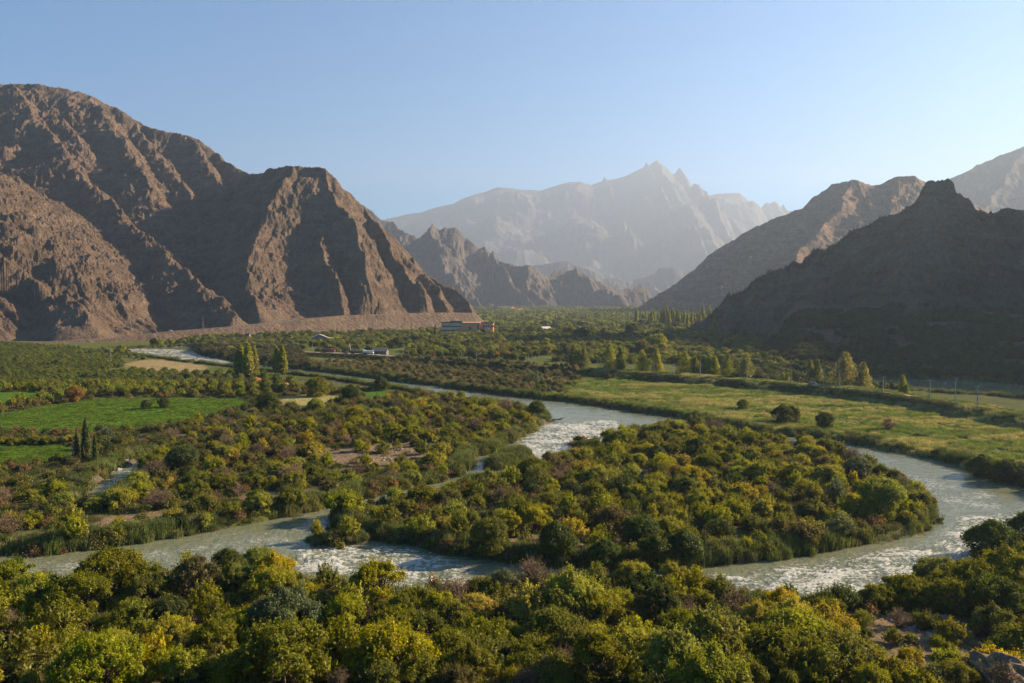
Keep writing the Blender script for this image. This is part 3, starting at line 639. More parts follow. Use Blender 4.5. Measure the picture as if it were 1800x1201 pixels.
# colours (linear) by name
CC = {'olive green': (.155, .158, .010), 'dark green': (.065, .085, .011), 'yellow green': (.265, .258, .010), 'golden yellow': (.36, .285, .015), 'bright green': (.190, .215, .011),
      'grey green': (.115, .135, .060), 'rusty orange': (.26, .13, .03), 'brownish': (.150, .120, .034), 'bare mauve': (.13, .10, .045), 'pale gold': (.22, .205, .060)}
REG = []                                                # every individual plant: (root, word, zone, x, y, width)
def place(kind, pr, x, y, z, s, colour, zone, size='', rz=None, sz=1.0, jit=.12):
    crown, trunk = pr
    root = bpy.data.objects.new(kind, None); COL.objects.link(root); root.empty_display_size = .5
    root.location = (x, y, z); root.rotation_euler = (0, 0, random.uniform(0, 6.28) if rz is None else rz); root.scale = (s, s, s*sz)
    c = bpy.data.objects.new('crown', crown); COL.objects.link(c); c.parent = root
    t = bpy.data.objects.new('trunk', trunk); COL.objects.link(t); t.parent = root
    b = CC[colour]; k = random.uniform(1-jit, 1+jit); h = random.uniform(-.08, .08)
    c.color = (b[0]*k*(1+h), b[1]*k, b[2]*k*(1-h), 1)
    REG.append((root, colour, zone, x, y, z, kind, size, s))
    return root
def gz(x, y):
    return float(surf('ground', x, y))
def pick(w): return random.choices(list(w), list(w.values()))[0]
class Grid:
    def __init__(s): s.d = {}
    def ok(s, x, y, r):
        c = 4.0; ix, iy = int(x//c), int(y//c); n = int(r//c)+2
        for i in range(ix-n, ix+n+1):
            for j in range(iy-n, iy+n+1):
                for (a, b, q) in s.d.get((i, j), ()):
                    if (a-x)**2+(b-y)**2 < ((r+q)*.5)**2: return False
        return True
    def add(s, x, y, r): s.d.setdefault((int(x//4.0), int(y//4.0)), []).append((x, y, r))
CHAN = poly([(640, 905), (700, 893), (800, 878), (880, 862), (960, 835), (860, 790), (700, 850), (640, 875)], 1.5)
GR = Grid()
CLEAR = [poly(q, 1.5) for q in (GREEN1, GREEN2, GREEN3, GREEN4, STRAW, TANF)]
SOILP = [poly(q, 1.5) for q in SOILS]
VIEWGAP = [poly([(1500, 1078), (1600, 1062), (1700, 1078), (1740, 1130), (1745, 1290), (1510, 1290), (1480, 1130)], 1.5)]
def in_any(polys, x, y, m=0.0):
    r = np.zeros(np.shape(x), bool)
    for q in polys: r |= sdf(q, x, y) > m
    return r
def candidates(pts, spacing, r, z=1.5, pad=0.0):
    q = poly(pts, z); xs = [a for a, b in q]; ys = [b for a, b in q]
    area = (max(xs)-min(xs))*(max(ys)-min(ys)); n = int(area/spacing**2*7)
    x = r.uniform(min(xs), max(xs), n); y = r.uniform(min(ys), max(ys), n)
    k = (sdf(q, x, y) > pad) & (y > 60); x, y = x[k], y[k]
    wd = water_d(x, y); k = wd < -.8
    return x[k], y[k], wd[k]
def scatter_ind(kind, pts, spacing, table, zone, limit, rs, smin=.8, smax=1.15, avoid=True, bank=2.2, soil_keep=.12):
    r = np.random.default_rng(rs); x, y, wd = candidates(pts, spacing, r)
    clr = in_any(CLEAR, x, y, -1) if avoid else np.zeros(len(x), bool); so_ = in_any(SOILP, x, y, 0)
    in_chan = sdf(CHAN, x, y) > 0; gap = in_any(VIEWGAP, x, y, 0); n = 0
    for i in range(len(x)):
        if n >= limit: break
        if clr[i] or wd[i] > -bank or (so_[i] and r.random() > soil_keep): continue
        sp = spacing*r.uniform(.62, 1.35)
        if kind != 'low_bush' and ((in_chan[i] and r.random() < .75) or (gap[i] and r.random() < .93)): continue
        if not GR.ok(x[i], y[i], sp): continue
        GR.add(x[i], y[i], sp); (pk, cw, s0) = table[r.choice(len(table), p=[t[3] for t in table])][:3]
        colour = pick(cw); s = s0*r.uniform(smin, smax)*min(1.2, sp/spacing+.1)
        kd = kind
        if pk is DRY: kd = 'dry_shrub'; colour = 'bare mauve' if r.random() < .6 else 'brownish'
        if pk is SPRAY: kd = 'feathery_shrub'
        place(kd, pk[r.integers(len(pk))], float(x[i]), float(y[i]), gz(x[i], y[i])-.1, s, colour, zone, 'small' if s < .82*s0 else 'large' if s > 1.08*s0 else ''); n += 1
    print(zone, n); return n
OL = {'olive green': .5, 'dark green': .05, 'yellow green': .36, 'golden yellow': .06, 'grey green': .03}
OLY = {'olive green': .38, 'yellow green': .42, 'golden yellow': .07, 'brownish': .05, 'dark green': .08}
DK = {'dark green': .6, 'olive green': .3, 'bright green': .1}
def at(kind, pk, px, py, s, colour, zone, label=None, sz=1.0, surfn='ground', r=None):
    x, y = G(px, py, 1.5); x = float(x); y = float(y)
    for _ in range(6):
        z = float(surf(surfn, x, y)); x, y = (float(c) for c in G(px, py, max(z, -.2)))
    GR.add(x, y, r or 5*s); o = place(kind, pk, x, y, z-.1, s, colour, zone, sz=sz)
    if label: o['label'] = label
    return o
# plants that stand out in the photograph (base spot in the photograph)
NB, IS, PEN, MEA = 'on the near bank', 'on the island', 'on the western river flat', 'in the eastern reed meadow'
at('riverside_tree', TREE[4], 170, 1215, 1.25, 'bright green', NB, 'bright lime green spreading tree low in the near left corner thicket')
at('riverside_tree', TREE[2], 1185, 1222, 1.25, 'bright green', NB, 'bright lime and yellow tree at the middle of the picture bottom edge')
at('riverside_tree', TREE[0], 1250, 1235, 1.15, 'bright green', NB, 'lower bright green tree pressed against the lime and yellow bottom edge tree')
for px, py, s in [(1390, 1118, 1.1), (1450, 1128, 1.1), (1330, 1112, .9), (1375, 1085, .9)]:
    at('riverside_tree', TREE[px % 5], px, py, s, 'golden yellow', NB)
at('riverside_tree', TREE[3], 1455, 1186, .62, 'golden yellow', NB, 'small orange yellow tree alone in front of the near bank golden trees')
at('riverside_tree', TREE[2], 345, 1052, 1.2, 'brownish', NB, 'tall brown green tree with bare forked trunk beside the left river reach')
at('riverside_tree', TREE[1], 455, 1000, 1.0, 'bright green', NB, 'fresh green tree at the near water edge below the left river reach')
for px, py, s in [(1660, 1030, 1.3), (1720, 1042, 1.15), (1770, 1035, 1.4), (1740, 985, 1.3), (1795, 1000, 1.5), (1600, 1062, 1.0), (1830, 975, 1.6)]:
    at('riverside_tree', ROUND[px % 3] if px > 1710 and py < 1000 else TREE[px % 6], px, py, s, 'dark green' if py < 1005 else 'olive green', NB)
at('willow', ROUND[0], 978, 978, .95, 'dark green', IS, 'round dark green willow on bare soil at the island south edge')
at('willow', ROUND[2], 1550, 912, 1.15, 'bright green', IS, 'largest round bright green willow near the island eastern point')
at('willow', ROUND[0], 1060, 1000, .8, 'dark green', IS); at('willow', ROUND[1], 1200, 985, 1.1, 'dark green', IS); at('willow', ROUND[1], 1150, 990, 1.0, 'dark green', IS)
at('willow', ROUND[2], 860, 968, .8, 'olive green', IS, 'broad olive green willow overhanging the black southern bank of the island')
at('willow', ROUND[1], 1508, 848, 1.3, 'grey green', IS, 'dark grey green round bush on the island edge by the eastern channel')
at('feathery_shrub', SPRAY[1], 1470, 885, 1.25, 'grey green', IS, 'tall dark grey feathery shrub amid the eastern island scrub')
at('feathery_shrub', SPRAY[2], 1476, 940, 1.0, 'grey green', IS, 'grey green feathery shrub beside the largest island willow')
at('willow', ROUND[1], 945, 732, 1.25, 'dark green', PEN, 'round dark green bush on the spit tip beside the rapids')
at('willow', ROUND[1], 1390, 742, 1.25, 'dark green', MEA, 'middle of the three dark green bushes on the eastern meadow bank'); at('willow', ROUND[0], 1374, 745, 1.1, 'dark green', MEA, 'first of the three dark green bushes on the eastern meadow bank')
at('willow', ROUND[1], 1450, 754, 1.2, 'dark green', MEA, 'last of the three dark green bushes nearest the meadow channel')
at('willow', ROUND[1], 1305, 720, .9, 'olive green', MEA, 'small olive bush alone in the pale reeds of the eastern meadow')
at('dry_shrub', DRY[1], 1562, 757, 1.4, 'rusty orange', MEA, 'reddish brown dry bush standing in the eastern reed meadow')
at('willow', ROUND[2], 1775, 850, 1.0, 'dark green', MEA, 'large dark bush at the water edge near the right picture border'); at('willow', ROUND[0], 1725, 838, 1.1, 'dark green', MEA, 'dark round bush at the channel bend before the right border')
at('willow', ROUND[1], 1068, 668, .8, 'dark green', MEA, 'tiny dark bush at the back of the eastern meadow')
at('feathery_shrub', SPRAY[2], 938, 678, 1.9, 'grey green', MEA, 'pale grey feathery bush on the far river bank')
at('poplar_bush', POPLAR[1], 152, 812, .78, 'dark green', PEN, 'dark spiky poplar with upright shoots beside the small green field', .92); at('poplar_bush', POPLAR[1], 168, 815, .48, 'dark green', PEN, 'shorter dark shoot cluster crowding the spiky poplar'); at('poplar_bush', POPLAR[0], 136, 812, .42, 'dark green', PEN, 'low dark shoot cluster on the field side of the spiky poplar')
at('feathery_shrub', SPRAY[0], 186, 775, 1.1, 'grey green', PEN, 'pale silvery shrub right behind the dark spiky poplar')
at('willow', ROUND[2], 320, 830, .95, 'dark green', PEN, 'large dark green bush above the small left stream')
at('willow', ROUND[1], 258, 719, .8, 'dark green', PEN, 'dark bush in the green field nearer the twin'); at('willow', ROUND[1], 288, 717, .9, 'dark green', PEN, 'dark upright bush at the green field far end')
at('willow', ROUND[0], 132, 706, 1.1, 'rusty orange', PEN, 'rusty orange and green bush at the back edge of the green field')
at('willow', ROUND[2], 470, 722, 1.05, 'dark green', PEN, 'wide dark olive bush behind the reeds in front of the straw field')
at('willow', ROUND[2], 557, 697, 1.25, 'olive green', PEN, 'tall olive green willow in front of the upper river reach'); at('willow', ROUND[0], 618, 708, 1.25, 'dark green', PEN, 'dark green pointed tree beside the small bright green plot')
at('willow', ROUND[1], 556, 726, 1.25, 'bright green', PEN, 'round green bush beside the green reed hedge'); at('willow', ROUND[0], 670, 687, 1.1, 'dark green', PEN, 'dark bushy tree at the bank of the upper river reach'); at('willow', ROUND[1], 810, 702, .8, 'bright green', PEN, 'small bright green bush at the upper river edge')
at('willow', ROUND[2], 1020, 786, .0+.42, 'dark green', 'in the rapids', 'low dark green bush on the tiny islet in the rapids', sz=.6)
# near bank thicket
NEARB = [(-260, 1035), (0, 1016), (150, 1006), (300, 1000), (480, 1015), (600, 1045), (800, 1055), (870, 1030), (950, 1024), (1100, 1024), (1230, 1028), (1400, 1060), (1540, 1064), (1640, 1048), (1720, 1020), (1790, 998), (1860, 980), (2050, 960), (2080, 1290), (-300, 1290)]
T1 = [(TREE, OL, 1.0, .64), (SPRAY, OL, 1.0, .20), (DRY, OL, .9, .12), (ROUND, DK, .6, .04)]
scatter_ind('riverside_tree', NEARB, 4.6, T1, NB, 290, 31, .72, 1.22, soil_keep=.1, bank=1.0)
scatter_ind('low_bush', NEARB, 2.7, [(SHRUB, OLY, .75, .7), (SPRAY, OL, .62, .15), (DRY, OL, .62, .15)], NB, 240, 32, .8, 1.15, bank=.4)
ISLP = [(540, 895), (700, 860), (850, 835), (950, 800), (1080, 752), (1215, 738), (1380, 765), (1500, 790), (1600, 840), (1680, 905), (1600, 960), (1300, 1010), (1000, 1012), (700, 985), (540, 940)]
T2 = [(SHRUB, OLY, 1.2, .42), (TREE, OLY, .78, .24), (SPRAY, OLY, .9, .24), (DRY, OL, .9, .07), (ROUND, DK, .6, .03)]
scatter_ind('shrub', ISLP, 5.0, T2, IS, 275, 33, .85, 1.2, bank=2.5)
PENP = [(-100, 1010), (-100, 860), (120, 870), (280, 790), (330, 745), (560, 745), (700, 700), (960, 715), (975, 740), (860, 800), (700, 862), (560, 895), (300, 950), (0, 985)]
PENY = {'yellow green': .5, 'olive green': .26, 'golden yellow': .12, 'brownish': .12}
T3 = [(SHRUB, PENY, 1.1, .55), (TREE, PENY, .8, .13), (SPRAY, PENY, .85, .22), (DRY, OL, 1.0, .10)]
scatter_ind('tamarisk_shrub', PENP, 5.6, T3, PEN, 275, 34, .85, 1.2, bank=2.5, soil_keep=.1)
# hedge of yellowing bushes between the two green fields
for k in range(13):
    at('hedge_shrub', SHRUB[k % 5], -6+k*11.5, 783-.3*k, .85, 'golden yellow' if k in (4, 11) else 'yellow green' if k % 2 else 'olive green', 'between the two green fields')
# ------------------------------------------------------------------ masses nobody could count, set out as instances
def scatter(name, x, y, z, protos, scl, tints, label, r, tilt=0.0, sclz=None):
    n = len(x)
    if n == 0: return
    me = bpy.data.meshes.new(name); me.vertices.add(n)
    me.vertices.foreach_set('co', np.stack([x, y, z], 1).astype(np.float32).ravel())
    def att(nm, ty, arr, key):
        a = me.attributes.new(nm, ty, 'POINT'); a.data.foreach_set(key, np.ascontiguousarray(arr).ravel())
    att('idx', 'INT', r.integers(0, len(protos), n).astype(np.int32), 'value')
    att('rot', 'FLOAT_VECTOR', np.stack([r.normal(size=n)*tilt, r.normal(size=n)*tilt, r.uniform(0, 6.28, n)], 1).astype(np.float32), 'vector')
    s3 = np.stack([scl, scl, scl if sclz is None else sclz], 1)
    att('scl', 'FLOAT_VECTOR', s3.astype(np.float32), 'vector')
    att('tint', 'FLOAT_COLOR', np.concatenate([tints, np.ones((n, 1))], 1).astype(np.float32), 'color')
    pc = bpy.data.collections.new(name+'_sources')
    for i, pm in enumerate(protos):
        po = bpy.data.objects.new(name+'_source', pm); pc.objects.link(po)
    o = link(name, me); o['kind'] = 'stuff'; o['label'] = label
    g = bpy.data.node_groups.new(name, 'GeometryNodeTree')
    g.interface.new_socket('Geometry', in_out='INPUT', socket_type='NodeSocketGeometry'); g.interface.new_socket('Geometry', in_out='OUTPUT', socket_type='NodeSocketGeometry')
    N = g.nodes; Lk = g.links
    gi = N.new('NodeGroupInput'); go = N.new('NodeGroupOutput'); ip = N.new('GeometryNodeInstanceOnPoints'); ci = N.new('GeometryNodeCollectionInfo')
    ci.inputs['Collection'].default_value = pc; ci.inputs['Separate Children'].default_value = True; ci.inputs['Reset Children'].default_value = True
    def na(nm, ty):
        q = N.new('GeometryNodeInputNamedAttribute'); q.data_type = ty; q.inputs[0].default_value = nm
        return [s for s in q.outputs if s.enabled and s.name == 'Attribute'][0]
    Lk.new(gi.outputs[0], ip.inputs['Points']); Lk.new(ci.outputs[0], ip.inputs['Instance']); ip.inputs['Pick Instance'].default_value = True
    Lk.new(na('idx', 'INT'), ip.inputs['Instance Index']); Lk.new(na('rot', 'FLOAT_VECTOR'), ip.inputs['Rotation']); Lk.new(na('scl', 'FLOAT_VECTOR'), ip.inputs['Scale'])
    Lk.new(ip.outputs[0], go.inputs[0])
    md = o.modifiers.new('scatter', 'NODES'); md.node_group = g
    return o
def massmesh(name, pr): return mesh_np(name, pr[0], pr[1], [M_leaf_i])
def blademesh(name, b): return mesh_np(name, b[0], b[1], [M_blade])
def tintmix(r, n, cols, w, jit=.2):
    c = np.array(cols)[r.choice(len(cols), n, p=w)]; return c*(1+jit*(r.random((n, 1))*2-1))
REED = [blademesh('reed_clump', blades(800+i, 75, 2.7, 1.25, .085, .22)) for i in range(4)]
GRS = [blademesh('grass_clump', blades(820+i, 90, 1.15, 1.5, .09, .4)) for i in range(4)]
GRF = [blademesh('meadow_clump', blades(840+i, 100, 1.7, 2.0, .11, .3)) for i in range(4)]
SCR = [massmesh('scrub_clump', lobes_tree(860+i, 2.6, 1.5, 5, .6, .17, 120, .1)[0]) for i in range(4)]
MASSB = [massmesh('thicket_bush', lobes_tree(880+i, 5.0, 3.4+.4*i, 8, 1.15, .42, 40, .15)[0]) for i in range(4)]
MASST = [massmesh('wood_tree', lobes_tree(900+i, 9, 6.5+i, 11, 2.0, .75, 22, .1, .9)[0]) for i in range(4)]
MASSP = [massmesh('wood_poplar', poplar_crown(920+i, 15, 3.4, .9, 500)[0]) for i in range(2)]
r = np.random.default_rng(71)
# reeds along every bank
def bank_points(outline, step, dmin, dmax, n, filt=None):
    q = np.array(outline); q2 = np.roll(q, -1, 0); L_ = np.linalg.norm(q2-q, axis=1); L_[L_ > 400] = 0
    k = r.choice(len(q), n, p=L_/L_.sum()); t = r.random(n)[:, None]; p = q[k]*(1-t)+q2[k]*t
    e = (q2-q)[k]; e = e/np.linalg.norm(e, axis=1, keepdims=True); nn = np.stack([-e[:, 1], e[:, 0]], 1)
    p = p+nn*r.uniform(-dmax, dmax, n)[:, None]
    wd = water_d(p[:, 0], p[:, 1]); ok = (wd < -dmin) & (wd > -dmax) & (p[:, 1] > 70) & (p[:, 1] < 900) & (np.abs(p[:, 0]/p[:, 1]) < .85)
    return p[ok]
CR = [(.12, .155, .035), (.16, .18, .05), (.22, .20, .08), (.08, .105, .03)]
P1 = bank_points(RIVER, 1, .2, 5.5, 22000); P2 = bank_points(ISLAND, 1, .2, 4.5, 5200); P3 = bank_points(STREAM, 1, .2, 5, 900); P4 = bank_points(BAR, 1, .2, 3, 260); P5 = bank_points(REEDISLE, 1, .1, 6, 800); P6 = bank_points(EASTRIVER, 1, .3, 7, 2200); P7 = bank_points(BROOK, 1, .2, 6, 700)
px_ = proj(P1[:, 0], P1[:, 1], 1)[0]; py_ = proj(P1[:, 0], P1[:, 1], 1)[1]
keepn = ~((py_ > 1025) & (r.random(len(P1)) < .75)); P1 = P1[keepn]
PB = np.concatenate([P1, P2, P3, P4, P5, P6, P7])
zB = surf('ground', PB[:, 0], PB[:, 1]); patch = fbm(PB[:, 0]/16, PB[:, 1]/16, 33, 3)
wdb = water_d(PB[:, 0], PB[:, 1]); kp = (zB > -.3) & (patch > -.55); PB, zB, patch, wdb = PB[kp], zB[kp], patch[kp], wdb[kp]
sB = (.65+.35*r.random(len(PB)))*(1+.35*np.clip(patch, -1, 1))
bar = in_any([BAR], PB[:, 0], PB[:, 1], -2); sB = np.where(bar, sB*.45, sB)
scatter('reeds', PB[:, 0], PB[:, 1], zB-.1, REED, sB, tintmix(r, len(PB), CR, [.38, .34, .14, .14]), 'green reeds lining the river banks', r, .06)
# pale reed meadow on the east bank
def area_points(pts, n, z=1.5, pad=0, rr=r):
    q = poly(pts, z) if pts[0][0] != 'w' else [p[1:] for p in pts]; xs = [a for a, b in q]; ys = [b for a, b in q]
    x = rr.uniform(min(xs), max(xs), n); y = rr.uniform(min(ys), max(ys), n); k = sdf(q, x, y) > pad; x, y = x[k], y[k]
    k = (np.abs(x/y) < .82) & (y > 62); x, y = x[k], y[k]; wd = water_d(x, y); k = wd < -.3
    return x[k], y[k]
MEADR = [(520, 640), (700, 636), (900, 645), (1100, 657), (1300, 672), (1500, 690), (1700, 720), (1850, 750), (2100, 815), (2150, 980), (1860, 885), (1700, 820), (1500, 779), (1400, 768), (1290, 755), (1100, 720), (900, 696), (700, 669), (560, 652)]
x, y = area_points(MEADR, 60000, 1.0)
n4 = fbm(x/22, y/22, 52, 3); n5 = fbm(x/70, y/9, 57, 3)
west = x/y < (960+60*n4-900)/F0
tn = np.where((n5+.4*n4 > .12)[:, None], tintmix(r, len(x), [(.34, .31, .12), (.27, .28, .09), (.38, .29, .13)], [.4, .4, .2]), tintmix(r, len(x), [(.13, .19, .04), (.20, .235, .06), (.09, .14, .03)], [.4, .4, .2]))
tn = np.where(west[:, None], tintmix(r, len(x), [(.12, .12, .045), (.17, .15, .06), (.20, .155, .08)], [.4, .4, .2]), tn)
sm = .5+.3*r.random(len(x))+.45*n4+.35*np.clip(fbm(x/7, y/7, 59, 2), -.5, 1)
scatter('meadow_reeds', x, y, surf('ground', x, y)-.1, GRF, np.clip(sm, .35, 1.3), tn, 'pale tan and green reeds filling the eastern meadow', r, .05)
x, y = area_points([(520, 634), (700, 634), (900, 645), (1030, 655), (1000, 690), (900, 692), (700, 666), (560, 650)], 6500, 2); k = fbm(x/14, y/14, 95, 2) > -.2; x, y = x[k], y[k]
scatter('riverside_shrubbery', x, y, surf('ground', x, y)-.2, MASSB, .32+.5*r.random(len(x))**2, tintmix(r, len(x), [(.13, .125, .05), (.17, .145, .06), (.09, .10, .03), (.20, .15, .07)], [.35, .3, .2, .15], .3), 'brown and grey green scrub between the far river bank and the track', r)
# low grass and scrub between the shrubs
x, y = area_points([(-350, 1290), (-350, 760), (0, 690), (300, 660), (700, 690), (960, 715), (1215, 745), (1650, 850), (2100, 980), (2100, 1290)], 60000)
cl = in_any(CLEAR, x, y, -1.0); sl_ = in_any(SOILP, x, y, 0); k = ~cl & ~(sl_ & (r.random(len(x)) < .93)) & (fbm(x/9, y/9, 66, 2) > -.25); x, y = x[k], y[k]
k = r.random(len(x)) < .8
gc = tintmix(r, len(x), [(.09, .10, .028), (.15, .125, .05), (.06, .08, .02), (.17, .115, .065)], [.42, .25, .2, .13])
scatter('undergrowth', x[k], y[k], surf('ground', x[k], y[k])-.05, GRS, .5+.6*r.random(k.sum()), gc[k], 'low grass and weeds between the riverside shrubs', r, .08)
k = ~k
scatter('scrub_undergrowth', x[k], y[k], surf('ground', x[k], y[k])-.1, SCR, .7+.8*r.random(k.sum()), tintmix(r, k.sum(), [(.10, .105, .022), (.17, .16, .025), (.06, .075, .018), (.20, .12, .05)], [.4, .25, .2, .15]), 'knee high scrub between the riverside shrubs', r, .05)
# crop fields
for nm, pts, n in (('crop_grass', GREEN1, 9000), ('crop_grass', GREEN2, 3500)):
    x, y = area_points(pts, n); 
    scatter(nm, x, y, surf('ground', x, y)-.1, GRS, .32+.25*r.random(len(x)), tintmix(r, len(x), [(.08, .145, .010), (.12, .18, .012)], [.6, .4])*(1+.45*fbm(x/9, y/6, 14, 3))[:, None].clip(.4, 1.7), 'bright green crop covering the %s western field' % ('large' if n > 5000 else 'small'), r, .05)
# orchards on the western flat: the nearest trees one by one, the rest as a mass
ORCH_P = [(-260, 700), (-260, 606), (0, 604.5), (100, 609), (200, 622), (300, 637), (215, 650), (350, 657), (430, 655), (520, 668), (540, 690), (440, 700), (300, 697), (180, 698), (90, 710), (0, 718), (-260, 740)]
q = poly(ORCH_P, 1.5); rows = []
ang = .32; ca, sa = math.cos(ang), math.sin(ang)
for i in range(-120, 120):
    for j in range(-160, 160):
        a, b = i*6.4, j*3.9
        rows.append((a*ca-b*sa-150, a*sa+b*ca+500))
rows = np.array(rows); x, y = rows[:, 0]+r.normal(size=len(rows))*.35, rows[:, 1]+r.normal(size=len(rows))*.35
k = (sdf(q, x, y) > 1) & (np.abs(x/y) < .76) & (y > 150); x, y = x[k], y[k]; k = (water_d(x, y) < -4) & ~in_any(CLEAR, x, y, -1.5) & (fbm(x/30, y/30, 88, 2) > -.42); x, y = x[k], y[k]
o_ = np.argsort(y); x, y = x[o_], y[o_]; print('orchard', len(x)); NI = 290
for i in range(min(NI, len(x))):
    place('fruit_tree', ORCH[i % 3], float(x[i]), float(y[i]), gz(x[i], y[i])-.1, random.uniform(.8, 1.15), pick({'olive green': .4, 'bright green': .35, 'dark green': .15, 'yellow green': .1}), 'in the western orchard')
k = slice(NI, None); nn = len(x[k])
scatter('orchard_foliage', x[k], y[k], surf('ground', x[k], y[k])-.1, MASSB, .62+.22*r.random(nn), tintmix(r, nn, [(.10, .125, .014), (.14, .155, .018), (.065, .085, .015)], [.5, .3, .2]), 'green orchard rows reaching back to the mountain road', r)
# woods and gardens across the valley floor
WOODP = [('w', -330, 640), ('w', -120, 640), ('w', 60, 540), ('w', 260, 470), ('w', 330, 620), ('w', 330, 900), ('w', 420, 1500), ('w', 900, 3250), ('w', -620, 3250), ('w', -80, 1500), ('w', -60, 1240), ('w', -260, 1120), ('w', -330, 960), ('w', -360, 820)]
def wood(n, ymin, ymax, rr):
    qq = [p[1:] for p in WOODP]; y = ymin+(ymax-ymin)*rr.random(n); x = rr.uniform(-380-.1*max(0, ymax-1300), 620+.1*max(0, ymax-1300), n); k = sdf(qq, x, y) > 0; x, y = x[k], y[k]
    d, z, t = linedist(LEVEE, x, y); hb, db, zb = bench_height(x, y); g0 = surf('ground', x, y)
    k = (d > 9) & (water_d(x, y) < -5) & ~((hb > g0-1) & (db < 70)); x, y = x[k], y[k]
    m_ = surf('dark_butte', x, y) < surf('ground', x, y)
    return x[m_], y[m_]
BUILD = []                                              # keep-out circles for buildings (x, y, r)
def keepout(x, y):
    k = np.ones(len(x), bool)
    for bx, by, br in BUILD: k &= (x-bx)**2+(y-by)**2 > br*br
    return k
BUILD += [(*[float(c) for c in G(825, 585, 2)], 48), (*[float(c) for c in G(962, 588, 2)], 9), (*[float(c) for c in G(670, 627, 4)], 9), (*[float(c) for c in G(638, 626, 4)], 14), (*[float(c) for c in G(578, 622, 4)], 12), (*[float(c) for c in G(565, 604, 2)], 13)]
def glades(x, y): return fbm(x/40, y/70, 21, 3) > -.36
x, y = wood(24000, 470, 1300, r); k = glades(x, y) & keepout(x, y); x, y = x[k], y[k]; nn = len(x)
x0_, y0_ = x, y; tt = tintmix(r, nn, [(.10, .12, .018), (.16, .175, .026), (.24, .245, .03), (.05, .065, .016), (.22, .16, .04)], [.30, .28, .20, .17, .05], .35)
kk = r.random(nn) < .34
scatter('valley_woods', x[~kk], y[~kk], surf('ground', x[~kk], y[~kk])-.2, MASSB, .7+.6*r.random((~kk).sum()), tt[~kk], 'dense garden and orchard foliage across the valley floor', r)
scatter('valley_treeline', x[kk], y[kk], surf('ground', x[kk], y[kk])-.3, MASST, .5+.35*r.random(kk.sum()), tt[kk], 'taller tree foliage mixed through the valley gardens', r)
x, y = wood(26000, 1200, 3200, r); k = keepout(x, y) & (fbm(x/90, y/160, 25, 3) > -.35); x, y = x[k], y[k]; nn = len(x)
scatter('far_woods', x, y, surf('ground', x, y)-.3, MASST, .7+.6*r.random(nn), tintmix(r, nn, [(.15, .18, .04), (.25, .27, .05), (.07, .09, .025)], [.4, .35, .25], .3), 'hazy far woods before the valley town', r)
x, y = wood(700, 1250, 3000, r); nn = len(x)
scatter('far_poplars_treeline', x, y, surf('ground', x, y)-.3, MASSP, .8+.5*r.random(nn), tintmix(r, nn, [(.09, .10, .03), (.13, .13, .04)], [.5, .5], .2), 'thin far poplars standing out of the hazy woods', r)
# shaded slope below the butte
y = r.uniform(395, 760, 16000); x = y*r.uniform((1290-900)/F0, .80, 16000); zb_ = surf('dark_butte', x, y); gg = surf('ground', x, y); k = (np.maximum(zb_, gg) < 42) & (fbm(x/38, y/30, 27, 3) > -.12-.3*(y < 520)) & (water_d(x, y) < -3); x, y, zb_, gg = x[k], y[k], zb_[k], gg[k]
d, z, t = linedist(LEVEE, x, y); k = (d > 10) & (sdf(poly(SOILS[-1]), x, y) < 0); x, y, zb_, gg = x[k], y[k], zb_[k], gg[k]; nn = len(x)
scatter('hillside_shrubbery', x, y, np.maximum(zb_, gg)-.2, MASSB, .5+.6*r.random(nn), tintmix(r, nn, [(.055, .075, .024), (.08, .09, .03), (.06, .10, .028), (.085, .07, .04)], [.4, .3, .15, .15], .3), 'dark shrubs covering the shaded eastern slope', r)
# dark tamarisks on the far bank beside the bend, and the levee growth
x, y = area_points([(345, 625), (360, 605), (430, 600), (520, 615), (545, 640), (540, 652), (470, 642), (400, 632)], 9000, 2); nn = len(x)
scatter('bend_shrubbery', x, y, surf('ground', x, y)-.2, MASSB, .6+.6*r.random(nn), tintmix(r, nn, [(.085, .08, .035), (.11, .095, .045), (.06, .07, .025)], [.4, .35, .25], .25), 'dusky tamarisk thicket inside the far river bend', r)
tl = r.random(9000); ks = [0]+list(np.cumsum([math.dist(a, b) for a, b in zip(LEVEE[:-1], LEVEE[1:])])); s_ = tl*ks[-1]
lx = np.interp(s_, ks, [a[0] for a in LEVEE]); ly = np.interp(s_, ks, [a[1] for a in LEVEE]); off = r.uniform(4.5, 13, 9000)*np.where(r.random(9000) < .8, -1, 1)
x = lx+off*.25; y = ly+off; k = (np.abs(x/y) < .82); x, y = x[k], y[k]; nn = len(x)
scatter('levee_grass', x, y, surf('ground', x, y)-.1, GRF, .4+.35*r.random(nn), tintmix(r, nn, [(.075, .085, .03), (.13, .115, .05), (.05, .07, .022)], [.45, .25, .3]), 'rough grass on the bank that carries the dirt track', r, .06)
